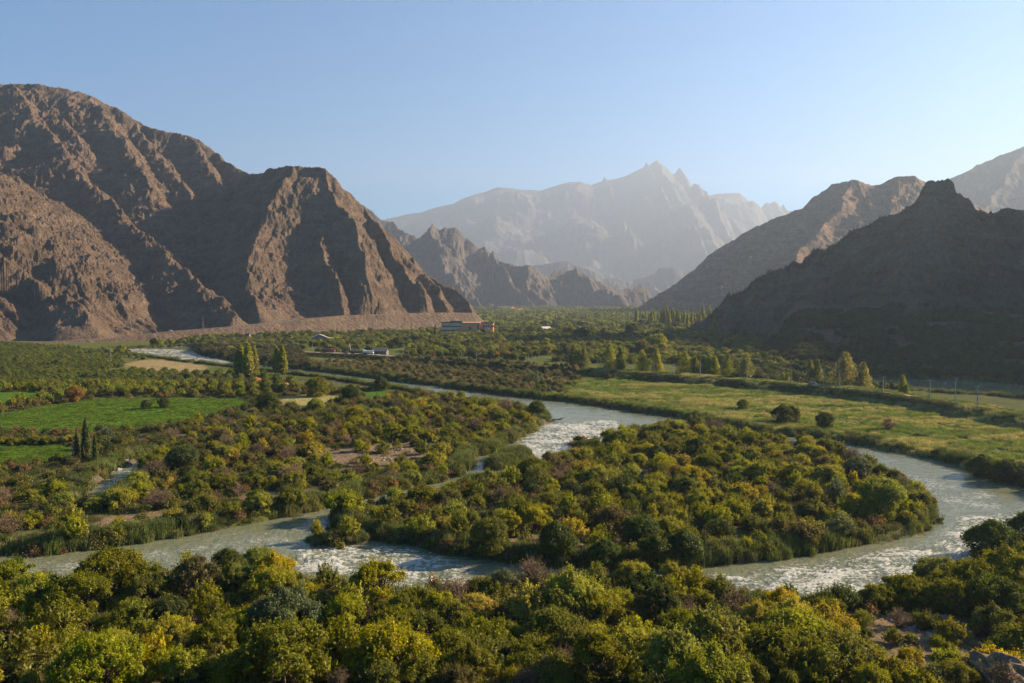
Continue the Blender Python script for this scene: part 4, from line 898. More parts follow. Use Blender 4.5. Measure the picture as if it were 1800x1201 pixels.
# ------------------------------------------------------------------ poplars and single trees of the middle distance
z3 = 'in the poplar grove under the eastern mountain'
for i, (px, top, base) in enumerate([(1119, 545, 575), (1130, 551, 572), (1135, 548, 572), (1141, 553, 576), (1145, 548, 575), (1149, 547, 574), (1157, 549, 572), (1162, 548, 577), (1167, 545, 577), (1171, 539, 576), (1176, 552, 580), (1181, 545, 576), (1185, 548, 577), (1190, 547, 578), (1194, 551, 578), (1198, 552, 577), (1203, 549, 578), (1208, 554, 580), (1216, 550, 575), (1221, 553, 574), (1226, 551, 576), (1230, 550, 577), (1235, 538, 570), (1239, 556, 578), (1246, 539, 568), (1250, 544, 567), (1254, 545, 568), (1258, 546, 570), (1262, 545, 569), (1229, 575, 603), (1254, 562, 598), (1259, 568, 598)]):
    x, y = (float(c) for c in G(px, base, 3)); g0 = max(gz(x, y), float(surf('dark_butte', x, y))); x, y = (float(c) for c in G(px, base, g0)); g0 = max(gz(x, y), float(surf('dark_butte', x, y)))
    h = (base-top)*y/F0*1.08; pr = POPLAR[i % 3]; hh = (20, 17, 22)[i % 3]
    place('poplar', pr, x, y, g0-.3, h/hh*1.35, 'yellow green', z3, sz=.76)
for i, (px, top, base, k_) in enumerate([(1008, 611, 650, 1), (1016, 617, 650, 1), (1027, 612, 650, 0), (1092, 620, 656, 1), (1130, 616, 656, 2), (1154, 614, 656, 1), (1205, 617, 661, 2), (1221, 626, 661, 1), (1237, 625, 662, 1), (1246, 622, 662, 1), (1255, 626, 662, 1), (1278, 622, 664, 2), (1309, 623, 668, 2), (1425, 632, 671, 1), (1437, 629, 672, 1), (1483, 619, 684, 2), (1518, 634, 686, 0), (1586, 655, 694, 1), (1594, 668, 695, 1), (1376, 652, 674, 1), (1384, 655, 676, 1), (1395, 650, 672, 1), (1560, 675, 694, 1), (1070, 612, 655, 0)]):
    yb = G(px, base, 4)[1]; x, y = (float(c) for c in G(px, base, 4)); y += 6; x = float(ray(px, base)[0]/ray(px, base)[1]*y); g0 = gz(x, y)
    h = (base-top)*y/F0; hh = (13, 11, 14)[k_]
    place('levee_poplar', POPBROAD[k_], x, y, g0-.2, h/hh, 'pale gold' if px in (1309, 1425, 1483, 1518, 1027) else 'olive green' if px % 3 == 0 else 'yellow green', 'behind the dirt track embankment', sz=1.1)
for i, (px, top, base) in enumerate([(424, 608, 660), (436, 606, 662), (447, 611, 660), (486, 612, 658), (497, 610, 658), (418, 616, 660), (420, 600, 622)]):
    if i == 6: continue
    x, y = (float(c) for c in G(px, base, 1.8)); h = (base-top)*y/F0
    place('poplar', POPLAR[i % 3], x, y, gz(x, y)-.2, h/(20, 17, 22)[i % 3]*1.9, 'yellow green', 'beside the far river bend', sz=.58)
x, y = (float(c) for c in G(765, 598, 2)); place('poplar', POPLAR[1], x, y, gz(x, y)-.2, 1.0, 'dark green', 'before the brick building')
for i, (px, base, s, c) in enumerate([(910, 590, 1.1, 'dark green'), (1022, 598, 1.3, 'dark green'), (1110, 590, 1.7, 'dark green'), (1045, 606, 1.3, 'yellow green'), (1155, 614, 1.3, 'yellow green'), (1165, 620, .9, 'golden yellow'), (935, 585, 1.0, 'olive green'), (1000, 590, 1.2, 'olive green'), (1130, 622, 1.2, 'brownish'), (1175, 604, 1.0, 'dark green'), (1060, 600, 1.0, 'olive green'), (880, 592, .9, 'dark green'), (700, 612, 1.0, 'dark green'), (1270, 562, 1.9, 'yellow green'), (1292, 562, 1.7, 'yellow green'), (1280, 566, 1.6, 'yellow green'), (1237, 580, 1.2, 'olive green'), (660, 606, .8, 'olive green'), (615, 612, .7, 'dark green')]):
    x, y = (float(c_) for c_ in G(px, base, 3)); g0 = max(gz(x, y), float(surf('dark_butte', x, y))); x, y = (float(c_) for c_ in G(px, base, g0))
    g0 = max(gz(x, y), float(surf('dark_butte', x, y)))
    place('broad_tree', BIG[i % 3], x, y, g0-.3, s, c, 'in the valley gardens')
# ------------------------------------------------------------------ built things
print('built things')
class MB:
    def __init__(s): s.V = []; s.F = []
    def poly(s, V, F):
        o = len(s.V); s.V += [tuple(v) for v in V]; s.F += [tuple(i+o for i in f) for f in F]; return s
    def box(s, x0, x1, y0, y1, z0, z1):
        return s.poly([(x, y, z) for x in (x0, x1) for y in (y0, y1) for z in (z0, z1)], [(0, 1, 3, 2), (4, 6, 7, 5), (0, 4, 5, 1), (2, 3, 7, 6), (0, 2, 6, 4), (1, 5, 7, 3)])
    def prism(s, prof, x0, x1, axis='x'):               # closed outline extruded along x
        n = len(prof); V = [(x0, a, b) for a, b in prof]+[(x1, a, b) for a, b in prof]
        if axis == 'y': V = [(a, x, b) for x, a, b in V]
        return s.poly(V, [tuple(range(n))[::-1], tuple(range(n, 2*n))]+[(i, (i+1) % n, n+(i+1) % n, n+i) for i in range(n)])
    def cyl(s, a, b, r0, r1=None, k=10):
        r1 = r0 if r1 is None else r1; a = Vector(a); b = Vector(b); d = (b-a).normalized(); u_ = d.orthogonal().normalized(); w_ = d.cross(u_)
        V = [a+r0*(u_*math.cos(t)+w_*math.sin(t)) for t in [2*math.pi*i/k for i in range(k)]]+[b+r1*(u_*math.cos(t)+w_*math.sin(t)) for t in [2*math.pi*i/k for i in range(k)]]
        return s.poly(V, [tuple(range(k))[::-1], tuple(range(k, 2*k))]+[(i, (i+1) % k, k+(i+1) % k, k+i) for i in range(k)])
    def build(s, name, mat, parent=None):
        me = bpy.data.meshes.new(name); me.from_pydata(s.V, [], s.F); me.materials.append(mat); me.update()
        bmx = bmesh.new(); bmx.from_mesh(me); bmesh.ops.recalc_face_normals(bmx, faces=bmx.faces); bmx.to_mesh(me); bmx.free()
        return link(name, me, parent)
import bmesh
def root(name, px, py, z=None, rz=0.0, label=None, cat=None, group=None, loc=None, sink=0.0):
    if loc is None:
        x, y = (float(c) for c in G(px, py, 3 if z is None else z))
        for _ in range(5):
            g0 = gz(x, y)
            if 'dark_butte' in SURF and x/y > (1250-900)/F0: g0 = max(g0, float(surf('dark_butte', x, y)))
            zz = g0 if z is None else z; x, y = (float(c) for c in G(px, py, zz))
        loc = (x, y, zz-sink)
    o = bpy.data.objects.new(name, None); COL.objects.link(o); o.location = loc; o.rotation_euler = (0, 0, rz); return tag(o, label, cat, group)
def copy_tree(o, parent=None):
    c = o.copy(); COL.objects.link(c); c.parent = parent
    for ch in list(o.children): copy_tree(ch, c)
    return c
M_brick = plain('orange_brick', (.80, .26, .10), .85, .12, .4); M_pale = plain('pale_pink_plaster', (.88, .40, .24), .85, .1, .3); M_roofd = plain('dark_roof', (.05, .055, .055), .8, .2, .5)
M_glass = plain('dark_glass', (.03, .035, .045), .25, .1); M_cream = plain('cream_plaster', (.62, .48, .32), .8, .08); M_wh = plain('white_paint', (.62, .56, .48), .6, .08); M_conc = plain('grey_concrete', (.27, .25, .21), .9, .12, 1.0)
M_sheetr = plain('weathered_sheet_roof', (.46, .40, .34), .7, .15, .8); M_wood = plain('old_timber', (.20, .15, .11), .9, .25, 1.5); M_greyw = plain('grey_wall', (.15, .13, .115), .85, .2, .6); M_red = plain('dark_red_paint', (.22, .06, .05), .6, .2, .5)
M_orange = plain('orange_earth', (.45, .16, .05), .95, .25, .6); M_tyre = plain('tyre_rubber', (.02, .02, .02), .9, .1); M_blue = plain('pale_blue_paint', (.14, .17, .21), .6, .1); M_steel = plain('steel', (.15, .135, .12), .8, .1)
M_stone = rock_mat('river_stone', (.20, .18, .16), (.32, .29, .26), (.45, .42, .38), (.36, .33, .29), .1, .6); M_drift = plain('driftwood', (.20, .11, .08), .9, .3, 2)
M_black = plain('black_paint', (.03, .03, .03), .7, .1)
# the long brick building on the valley floor
b = root('brick_building', 776, 590, None, R(-3), 'long three part orange brick and pale pink building under the embankment', 'building')
D0 = b.location.y; k = D0/F0
def X_(px): return (px-776)*k
lw = MB().box(X_(776), X_(813), 0, 16, 0, 16.0).build('pale_wing', M_pale, b)
mw = MB().box(X_(813.2), X_(845), -3, 18, 0, 15.8).build('brick_block', M_brick, b)
rw = MB().box(X_(845.2), X_(867), 1, 17, 0, 15.4).build('brick_wing', M_brick, b)
ra = MB().box(X_(776)-.8, X_(813)-.2, -.8, 16.8, 16.0, 16.9); ra.box(X_(790), X_(812), 4, 14, 16.9, 18); ra.build('flat_roof', M_roofd, b)
MB().box(X_(813.2)-.1, X_(845)+.1, -3.5, 18.5, 15.8, 16.4).build('flat_roof', M_pale, b)
MB().box(X_(845.2)+.3, X_(867)+.6, .4, 17.6, 15.4, 16.6).build('flat_roof', M_roofd, b)
for zc in (6.2, 11.2):
    for i in range(14):
        x0 = X_(777.5)+i*(X_(811)-X_(777.5))/14; MB().box(x0, x0+1.5, -.12, .05, zc-.6, zc+.8).build('window', M_glass, b)
MB().box(X_(777), X_(812.5), -.9, -.05, 8.2, 9.0).build('balcony_band', M_pale, b); MB().box(X_(777), X_(812.5), -.9, -.05, 13.2, 14.2).build('balcony_band', M_pale, b)
for px, w_, z0_, z1_ in ((827, 2.6, 6, 11), (841, 2.0, 4, 14)): MB().box(X_(px)-w_/2, X_(px)+w_/2, -3.12, -2.95, z0_, z1_).build('window', M_glass, b)
for i in range(5): MB().box(X_(849)+i*3.1, X_(849)+i*3.1+1.8, .88, 1.05, 10.5, 12.6).build('window', M_glass, b)
MB().box(X_(853), X_(861), -2.4, .98, 6.4, 9.6).build('balcony', M_cream, b)
MB().box(X_(867.0)+.65, X_(868.6), .5, 1.6, 0, 16.4).build('end_pillar', M_cream, b)
MB().box(X_(847), X_(866), .86, 1.04, 1, 5).build('gallery_shade_panel', M_glass, b)  # flat dark panel stands in for the shade inside the gallery
def house(name, px, py, w, d, h, rh, wall, roof, label, rz=0.0, cat='shed', ridge='x', door=True, windows=2, group=None, wm=M_glass):
    b = root(name, px, py, None, rz, label, cat, group, sink=.2)
    if rh > 0:
        if ridge == 'x': wl = MB().prism([(-d/2, 0), (d/2, 0), (d/2, h), (0, h+rh), (-d/2, h)], -w/2, w/2)
        else: wl = MB().prism([(-w/2, 0), (w/2, 0), (w/2, h), (0, h+rh), (-w/2, h)], -d/2, d/2, 'y')
    else: wl = MB().box(-w/2, w/2, -d/2, d/2, 0, h)
    wl.build('wall', wall, b); rf = MB(); t = .18; e = .5
    if rh > 0:
        a = d/2 if ridge == 'x' else w/2; s = rh/a
        for sg in (-1, 1):
            pr = [(0, h+rh+.02), (sg*(a+e), h-e*s+.02), (sg*(a+e), h-e*s+t+.05), (0, h+rh+t+.05)]
            rf.prism(pr if sg > 0 else pr[::-1], -(w if ridge == 'x' else d)/2-e, (w if ridge == 'x' else d)/2+e, 'x' if ridge == 'x' else 'y')
    else: rf.box(-w/2-e, w/2+e, -d/2-e, d/2+e, h, h+t)
    rf.build('roof', roof, b)
    for i in range(windows):
        xw = -w/2+(i+.7)*w/(windows+.6); MB().box(xw-.55, xw+.55, -d/2-.06, -d/2+.03, h*.45, h*.8).build('window', wm, b)
    if door: MB().box(w/2-1.6, w/2-.6, -d/2-.05, -d/2+.03, .1, min(h*.8, 2.2)).build('door', M_wood, b)
    return b
house('field_shed', 959, 584, 15, 8, 5.2, 2.6, M_greyw, M_sheetr, 'grey shed with pale gable roof alone among valley trees', R(38))
house('barn', 562, 602, 17, 13, 5.0, 3.6, M_wood, M_sheetr, 'large timber barn with broad gabled tan roof below the embankment', R(14), 'barn', 'y')
MB().box(9, 20, -4, 5, 0, 4.4).build('lean_to', M_wood, bpy.data.objects['barn']); MB().box(8.8, 20.6, -4.6, 5.6, 4.42, 4.7).build('lean_to_roof', M_cream, bpy.data.objects['barn'])
house('hip_roof_hut', 669, 625.5, 11, 8, 4.0, 2.2, M_greyw, plain('grey_sheet', (.09, .085, .08), .7, .1), 'small dark grey hut with low pitched roof beside the parked trucks', R(-5), 'hut', 'x')
house('white_cabin', 629, 603, 7, 5, 3.2, 1.2, M_wh, M_wh, 'small white cabin half hidden in trees above the parked tanker', R(-15), 'cabin')
house('long_store', 638, 616, 14, 6, 3.0, 0, M_greyw, M_conc, 'low dark flat roofed store behind the tanker truck', R(-4), 'shed', windows=3)
house('roadside_shed', 1327, 671, 11, 6, 3.0, 0, M_greyw, M_cream, 'long grey roadside shed with a bright flat roof behind the embankment', R(-8), 'shed', windows=2)
house('brick_store', 1351, 672, 5, 5, 2.6, 0, M_wood, M_wood, 'low brown brick store attached to the roadside shed end', R(-8), 'shed', windows=0)
house('open_canteen', 1391, 674, 11, 6, 2.9, 0, M_greyw, M_greyw, 'dark open fronted canteen with white panels by the track', R(-6), 'shed', windows=4, wm=M_wh)
house('blue_kiosk', 1493, 685, 2.6, 2.4, 3.0, 0, M_blue, M_blue, 'small pale blue kiosk beneath the tallest golden poplar', R(-10), 'kiosk', windows=1)
house('slope_hut', 1396, 561, 6, 3, 1.9, .6, M_wh, M_wh, 'tiny white hut high on the shaded terraces', 0, 'hut', windows=1)
house('garden_hut', 1120, 599, 5, 4, 2.6, .8, M_pale, M_wh, 'tiny pale hut among the gardens below the poplar grove', R(20), 'hut', windows=1)
house('distant_hut', 848, 553, 12, 8, 5, 0, M_brick, M_pale, 'pink flat house at the foot of the western mountain nose', R(0), 'house', windows=2)
for i, (px, py, w, d, h, wm, lb) in enumerate([(843, 541, 10, 8, 8, M_wh, 'small white block at the near end of the far valley town'), (864, 546, 9, 9, 17, M_cream, 'taller pale tower block of the far valley town'), (870, 546, 10, 8, 12, M_greyw, 'grey shaded block right beside the far town tower block'), (877, 545, 18, 10, 9, M_cream, 'wide cream house beside the far town grey block'),
     (895, 544, 24, 10, 5, M_pale, 'long low pink roofed house in the middle of the far town'), (902, 546, 10, 8, 5, M_cream, 'little yellowish house in front of the long pink town house'), (914, 548, 16, 8, 5, M_cream, 'low cream and orange house towards the far town end'), (935, 549, 26, 8, 3.5, M_pale, 'last long low house of the far valley town')]):
    house('town_house', px, py, w*1.4, d*1.3, h*1.35, 0 if h > 6 else 2.2, wm, M_brick if h <= 6 else M_wh, lb, R((i*37) % 25-12), 'house', windows=3, group='houses of the far valley town')
# poles
def pole(px, py, h, label, arm=True, mat=M_conc, z=None, loc=None, twin=False):
    b = root('utility_pole', px, py, z, random.uniform(-.3, .3), label, 'utility pole', 'utility poles along the tracks', loc=loc, sink=.3)
    MB().cyl((0, 0, 0), (0, 0, h), .22, .13, 8).build('post', mat, b)
    if twin: MB().cyl((1.9, 0, 0), (.1, 0, h*.85), .15, .12, 6).build('brace', mat, b)
    if arm:
        MB().box(-.85, .85, -.06, .06, h-.7, h-.55).build('crossarm', M_wood, b)
        for x_ in (-.75, 0, .75): MB().cyl((x_, 0, h-.55), (x_, 0, h-.3), .07, .04, 6).build('insulator', M_wh, b)
    return b
def levee_at(px, off=0.0):
    us = [a[0]/a[1] for a in LEVEE]; u_ = (px-900)/F0; y = float(np.interp(u_, us, [a[1] for a in LEVEE]))+off; x = u_*y
    return (x, y, gz(x, y)-.3)
ords = ['first', 'second', 'third', 'fourth', 'fifth', 'sixth', 'seventh', 'eighth', 'ninth', 'tenth', 'eleventh', 'twelfth', 'thirteenth', 'fourteenth', 'fifteenth', 'sixteenth', 'seventeenth', 'eighteenth']
PX = [549, 551+40, 655, 708, 718, 811, 837, 929, 941, 1052, 1065, 1150, 1186, 1232, 1315, 1392, 1450, 1478, 1555, 1638, 1683, 1722]
HT = [8, 6, 9, 8, 7, 8, 7, 8, 7, 7, 8, 8, 7, 8, 8, 9, 9, 9, 8, 9, 11, 9]
for i, (px, h) in enumerate(zip(PX, HT)):
    if px == 591: continue
    pole(0, 0, h, 'concrete pole on the track embankment, %s from its barn end' % (['first', 'second', 'third', 'fourth', 'fifth', 'sixth', 'seventh', 'eighth', 'ninth', 'tenth', 'eleventh', 'twelfth', 'thirteenth', 'fourteenth', 'fifteenth', 'sixteenth', 'seventeenth', 'eighteenth', 'nineteenth', 'twentieth', 'twenty-first'][i-(i > 1)]), px > 1380, loc=levee_at(px, -4.4 if px > 1380 else -3.6))
def bench_at(px, off=0.0):
    us = [a[0]/a[1] for a in BENCH]; u_ = (px-900)/F0; y = float(np.interp(u_, us, [a[1] for a in BENCH])); z = float(np.interp(u_, us, [a[2] for a in BENCH])); return (u_*y, y+off, z-.5)
pole(0, 0, 13, 'paired timber pole on the mountain road, nearer the orchards', True, M_wood, loc=bench_at(234, -4.5)); pole(0, 0, 13, 'second pole of the pair on the mountain road', True, M_wood, loc=bench_at(238, -5)); pole(0, 0, 15, 'tall pole on the mountain road below the ravine mouth', True, M_wood, loc=bench_at(359, -4.5), twin=True); pole(0, 0, 12, 'lone pole at the foot of the westernmost slope', True, M_wood, loc=bench_at(19, -5))
pole(195, 641, 11, 'slender pole standing in the orchard by the river bend')
# lattice mast, watch tower, pylons
b = root('watch_tower', 436, 606, None, 0, 'dark cabin on tall legs behind the bend thicket', 'watch tower')
for sx in (-1, 1):
    for sy in (-1, 1): MB().cyl((sx*2.2, sy*2.2, -.3), (sx*1.7, sy*1.7, 8), .16, .14, 6).build('leg', M_steel, b)
MB().box(-2.6, 2.6, -2.6, 2.6, 8, 8.2).build('platform', M_wood, b); MB().box(-1.9, 1.9, -1.9, 1.9, 8.2, 10.6).build('cabin', M_greyw, b)
MB().prism([(-2.6, 10.62), (2.6, 10.62), (0, 11.7)], -2.6, 2.6).build('roof', M_roofd, b)
def pylon(loc, h, label):
    b = root('lattice_pylon', 0, 0, None, .3, label, 'pylon', 'power pylons in the haze', loc=loc)
    for sx in (-1, 1):
        for sy in (-1, 1): MB().cyl((sx*h*.09, sy*h*.09, -1), (sx*h*.012, sy*h*.012, h), .35, .22, 4).build('leg', M_steel, b)
    m_ = MB()
    for i in range(7):
        z0_, z1_ = h*i/8, h*(i+1)/8; a, c = h*.09*(1-i/8*.87), h*.09*(1-(i+1)/8*.87)
        for s1 in (-1, 1): m_.cyl((-a, s1*a, z0_), (c, s1*c, z1_), .16, .16, 4); m_.cyl((s1*a, -a, z0_), (s1*c, c, z1_), .16, .16, 4)
    m_.build('lattice', M_steel, b)
    for zz, w_ in ((h*.72, h*.2), (h*.86, h*.16)): MB().box(-w_, w_, -.3, .3, zz, zz+.6).build('crossarm', M_steel, b)
for px, top, lb in ((1113, 474, 'left of two faint lattice pylons in the valley haze'), (1138, 478, 'right one of two faint lattice pylons in the valley haze')):
    pt = P(px, top, 2950); g0 = gz(pt[0], pt[1]); pylon((pt[0], pt[1], max(g0, pt[2]-75)), 75, lb) if False else None
# vehicles
def wheel_set(b, xs, w, r_):
    for x_ in xs:
        for s1 in (-1, 1): MB().cyl((x_, s1*w, r_), (x_, s1*(w+.28), r_), r_, r_, 12).build('wheel', M_tyre, b)
def tanker(loc, rz, label, cabm, tankm, tank=True, L_=9.0):
    b = root('tanker_truck' if tank else 'covered_truck', 0, 0, None, rz, label, 'truck', loc=loc)
    MB().box(-L_/2, L_/2, -1.1, 1.1, .8, 1.1).build('chassis', M_black, b)
    MB().prism([(L_/2-2.3, 1.12), (L_/2, 1.12), (L_/2, 2.1), (L_/2-.35, 3.1), (L_/2-2.3, 3.1)], -1.2, 1.2, 'y').build('cab', cabm, b)
    MB().box(L_/2-.28, L_/2+.02, -1.0, 1.0, 2.15, 2.85).build('windscreen', M_glass, b)
    if tank: MB().cyl((-L_/2+.2, 0, 2.15), (L_/2-2.6, 0, 2.15), 1.05, 1.05, 16).build('tank', tankm, b)
    else: MB().prism([(-1.25, 1.12), (1.25, 1.12), (1.25, 3.2), (.8, 3.6), (-.8, 3.6), (-1.25, 3.2)], -L_/2, L_/2-2.5).build('cargo_cover', tankm, b)
    wheel_set(b, (-L_/2+1.2, -L_/2+2.5, L_/2-1.2), .95, .52); return b
def lv(px, off): q_ = levee_at(px, off); return (q_[0], q_[1], q_[2]+.35)
tanker(lv(629, 2), R(3), 'pale grey tanker truck parked on the track yard', M_wh, M_steel, True, 12); tanker(lv(647, -1), R(-4), 'second truck with a white cab right behind the grey tanker', M_wh, M_wh, True, 8)
tanker(lv(577, 2), R(-6), 'long dark red covered truck parked below the barn', M_red, M_red, False, 10.5)
def car(loc, rz, label, mat, cat='car'):
    b = root('parked_car', 0, 0, None, rz, label, cat, loc=loc)
    MB().prism([(-2.1, .35), (2.1, .35), (2.1, .85), (1.3, .95), (.7, 1.42), (-1.2, 1.45), (-1.9, .98), (-2.1, .9)], -.85, .85, 'y').build('body', mat, b)
    MB().prism([(-1.25, .98), (1.15, .98), (.66, 1.36), (-1.15, 1.38)], -.87, .87, 'y').build('window', M_glass, b); wheel_set(b, (-1.3, 1.3), .62, .32); return b
car(lv(608, 0), R(5), 'small grey car parked between the red truck and tanker', M_steel); car(lv(1431, 1), R(-20), 'pale blue car parked by the canteen under two golden poplars', M_blue)
q_ = bench_at(299, 0); car((q_[0], q_[1], q_[2]+.78), R(10), 'white car driving on the mountain road', M_wh)
b = root('hoist_frame', 0, 0, None, 0, 'tall thin timber tripod hoist between the parked trucks', 'tripod', loc=levee_at(614, 1))
for a in ((-1.6, 0), (1.4, .8), (1.2, -1)): MB().cyl((a[0], a[1], 0), (0, 0, 8.5), .14, .1, 6).build('leg', M_cream, b)
b = root('plank_pile', 0, 0, None, R(8), 'pale planks lying beside a pole on the track edge', 'timber', loc=levee_at(703, 0)); b.location.z += .3
for i in range(4): MB().box(-5, 5, -1+i*.5, -.56+i*.5, 0, .35+.1*(i % 2)).build('plank', M_cream, b)
# striped barrier along the bend of the track
for i in range(15):
    px = 1440+i*9.6; q_ = levee_at(px, -4.9)
    b = root('barrier_block', 0, 0, None, R(-30), ('white roadside barrier block, %s from the kiosk' if i % 2 == 0 else 'black roadside barrier block, %s from the kiosk') % ords[i], 'barrier', 'black and white barrier blocks', loc=q_)
    bb = MB().box(-1.25, 1.25, -.2, .2, 0, 1.05).build('block', M_wh if i % 2 == 0 else M_black, b); MB().box(-1.4, 1.4, -.3, .3, -.1, .25).build('footing', M_conc, b)
# heaps of orange earth in the orchard edge
def blob(name, mat, px, py, w, d, h, label, cat, seed, z=None, rough_=.25, loc=None, n=5, sink=.2, group=None):
    x, y = (float(c) for c in G(px, py, 1.5 if z is None else z)) if loc is None else loc[:2]
    z0_ = (gz(x, y) if z is None else z) if loc is None else loc[2]
    bm_ = bmesh.new(); bmesh.ops.create_icosphere(bm_, subdivisions=n, radius=1)
    for v in bm_.verts:
        c = v.co; f = 1+rough_*float(fbm(c.x*1.6+seed, c.y*1.6+c.z*1.3, seed, 4))+rough_*.5*float(ridged(c.x*3+seed, c.z*3+c.y*2, seed+3, 2)-.8)
        v.co = Vector((c.x*w/2*f, c.y*d/2*f, max(-.3, c.z)*h*f))
    me = bpy.data.meshes.new(name); bm_.to_mesh(me); bm_.free(); me.materials.append(mat)
    for p_ in me.polygons: p_.use_smooth = True
    o = link(name, me, None, (x, y, z0_-sink)); o.rotation_euler[2] = seed; return tag(o, label, cat, group)
blob('earth_heap', M_orange, 451, 672, 9, 6, 2.6, 'bright orange earth heap at the orchard edge below the poplars', 'earth heap', 3, n=4); blob('earth_heap', M_orange, 500, 679, 7, 5, 2.0, 'smaller dull red earth heap farther along the orchard edge', 'earth heap', 5, n=4)
blob('white_boulder', M_conc, 1661, 674, 3.2, 2.0, 1.0, 'pale boulder standing in the shaded eastern river', 'boulder', 7, z=0, n=3)
# rock outcrop in the lower right corner
blob('rock_outcrop', plain('grey_rock', (.20, .135, .085), .95, .5, .9), 1815, 1275, 13, 7, 2.6, 'dark grey rock outcrop in the bottom right corner', 'rock', 9, n=6, rough_=.42, sink=.6)
# driftwood
def drift(px, py, label, s, seed, z=-.1):
    rr_ = np.random.default_rng(seed); b = root('driftwood', px, py, z, 0, label, 'driftwood'); m_ = MB()
    v, f = tube_v([(-2*s, 0, .1), (-.5*s, .3*s, .5*s), (1.2*s, .1*s, .7*s), (2.4*s, -.3*s, 1.2*s)], [.28*s, .24*s, .18*s, .05*s], 7); m_.poly(v, f); m_.build('log', M_drift, b)
    for i in range(7):
        p0 = np.array([rr_.uniform(-1.5, 1.6)*s, .1, .5*s]); p2 = p0+np.array([rr_.normal()*.9, rr_.normal()*.6, rr_.uniform(.5, 1.5)])*s
        v, f = tube_v([p0, (p0+p2)/2+rr_.normal(size=3)*.15*s, p2], [.1*s, .07*s, .02*s], 5); MB().poly(v, f).build('branch', M_drift, b)
drift(1040, 778, 'reddish driftwood snag caught on the tiny islet in the rapids', 1.5, 3); drift(977, 741, 'bare branch reaching into the river off the spit tip', 1.1, 4)
# stones by the small stream, in the rapids and on the stony clearings
STN = [blob('stone', M_stone, 0, 0, 1.5, 1.1, .55, None, None, 20+i, loc=(0, 0, -50), n=3) for i in range(3)]
k = 0
def stone(x, y, z, s, label, group):
    global k
    o = STN[k % 3] if k < 3 else STN[k % 3].copy()
    if k >= 3: COL.objects.link(o)
    o.location = (x, y, z); o.scale = (s, s, s); o.rotation_euler[2] = k*1.7; tag(o, label, 'stone', group); k += 1
for i, (px, py) in enumerate([(196, 829), (202, 826), (207, 827), (212, 825), (222, 818), (240, 808), (246, 807), (190, 838)]):
    x, y = (float(c) for c in G(px, py, 0)); stone(x, y, max(gz(x, y), -.1)-.05, .8+.25*(i % 3), 'pale stone at the small stream edge, %s along going upstream' % ords[[1, 2, 3, 4, 5, 6, 7, 0][i]], 'stones along the small stream')
rs_ = np.random.default_rng(5)
for (pts, n_, lb, gp) in (([(1560, 1085), (1650, 1072), (1700, 1095), (1690, 1130), (1600, 1120)], 46, 'grey stone scattered on the bare clearing beside the near bank', 'stones on the near clearing'), ([(600, 790), (740, 785), (750, 805), (640, 815)], 30, 'pale stone scattered on the bare patch of the western flat', 'stones on the bare patch')):
    qx, qy = area_points(pts, 400 if n_ > 40 else 900, rr=rs_)
    for x, y in list(zip(qx, qy))[:n_]: stone(float(x), float(y), gz(x, y)-.1, float(rs_.uniform(.25, .8)), lb, gp)
for i in range(26):
    px, py = rs_.uniform(930, 1080), rs_.uniform(742, 786); x, y = (float(c) for c in G(px, py, 0))
    if water_d(np.array([x]), np.array([y]))[0] > 3: stone(x, y, -.25, float(rs_.uniform(.5, .95)), 'dark wet stone breaking the white water of the rapids', 'stones in the rapids')
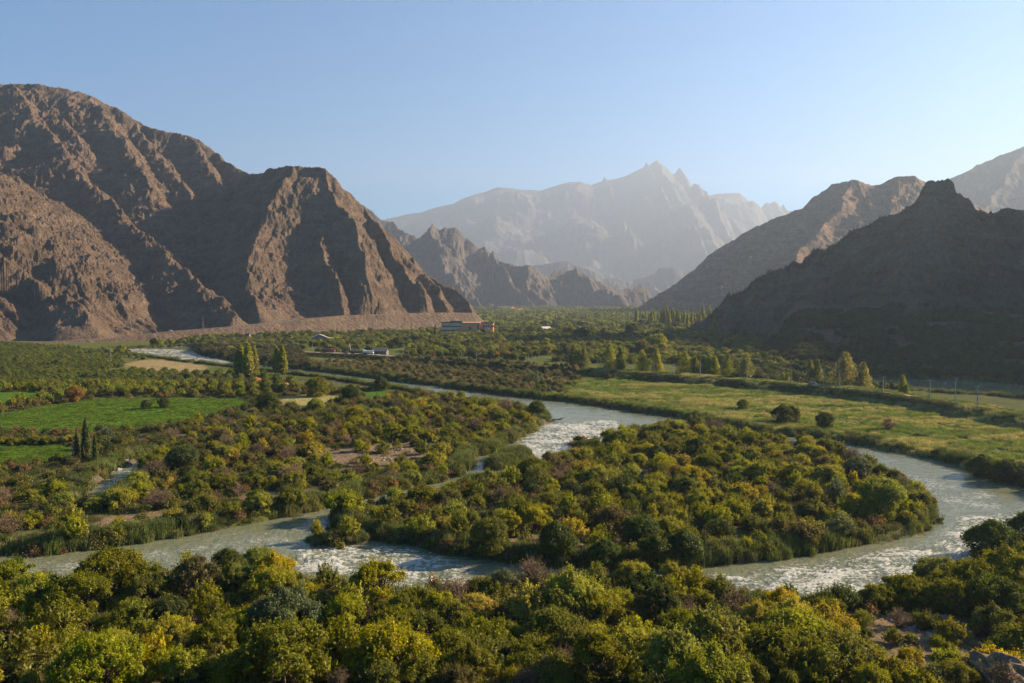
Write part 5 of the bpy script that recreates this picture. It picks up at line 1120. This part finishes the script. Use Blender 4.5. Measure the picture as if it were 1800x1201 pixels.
# ------------------------------------------------------------------ labels for the plants that have none yet
WORD = {'riverside_tree': 'bushy tree', 'shrub': 'leafy shrub', 'dry_shrub': 'twiggy dry shrub', 'feathery_shrub': 'feathery shrub', 'willow': 'round bush', 'poplar': 'slim poplar', 'levee_poplar': 'broad poplar', 'fruit_tree': 'fruit tree', 'broad_tree': 'broad tree', 'hedge_shrub': 'hedge shrub', 'poplar_bush': 'spiky poplar', 'low_bush': 'low bush', 'tamarisk_shrub': 'leafy shrub'}
NUM = ords+['nineteenth', 'twentieth']+['twenty-'+w_ for w_ in ords[:9]]+['thirtieth']+['thirty-'+w_ for w_ in ords[:9]]+['fortieth']
from collections import defaultdict
zones = defaultdict(list)
for e in REG:
    rt, colr, zn, x, y, z, kd, sz_, s = e
    px, py = proj(x, y, z+2); rt['category'] = {'riverside_tree': 'tree', 'shrub': 'shrub', 'dry_shrub': 'shrub', 'feathery_shrub': 'shrub', 'willow': 'willow' , 'poplar': 'poplar', 'levee_poplar': 'poplar', 'fruit_tree': 'fruit tree', 'broad_tree': 'tree', 'hedge_shrub': 'shrub', 'poplar_bush': 'poplar', 'low_bush': 'shrub', 'tamarisk_shrub': 'shrub'}[kd]
    rt['group'] = {'riverside_tree': 'trees', 'shrub': 'shrubs', 'dry_shrub': 'dry shrubs', 'feathery_shrub': 'feathery shrubs', 'willow': 'round bushes', 'poplar': 'poplars', 'levee_poplar': 'broad poplars', 'fruit_tree': 'fruit trees', 'broad_tree': 'broad trees', 'hedge_shrub': 'hedge shrubs', 'poplar_bush': 'spiky poplars', 'low_bush': 'low bushes', 'tamarisk_shrub': 'shrubs'}[kd]+' '+zn
    if 'label' in rt.keys(): continue
    zones[zn].append((float(px), float(py), rt, colr, kd, sz_))
SIDES = {NB: ['by the picture bottom edge', 'in the near bank middle', 'along the near waterside'], IS: ['on the island front', 'in the island middle', 'at the island back'], PEN: ['on the western flat front', 'in the western flat middle', 'on the western flat back'],
         'in the western orchard': ['in the front orchard rows', 'in the middle orchard rows', 'in the back orchard rows']}
for zn, L_ in zones.items():
    L_.sort(key=lambda t: -t[1]); n = len(L_); cells = defaultdict(list)
    for i, t in enumerate(L_):
        b_ = SIDES[zn][min(2, i*3//n)] if zn in SIDES else zn
        cells[(b_, t[3] if t[4] != 'dry_shrub' else 'bare', t[4], t[5] if zn in SIDES else '')].append(t)
    for (b_, colr, kd, sz_), M_ in cells.items():
        M_.sort(key=lambda t: t[0])
        for i, t in enumerate(M_):
            core = ' '.join(w_ for w_ in (sz_, colr, WORD[kd]) if w_)
            t[2]['label'] = ('the only %s %s' % (core, b_)) if len(M_) == 1 else '%s %s from the left %s' % (NUM[min(i, 39)], core, b_)
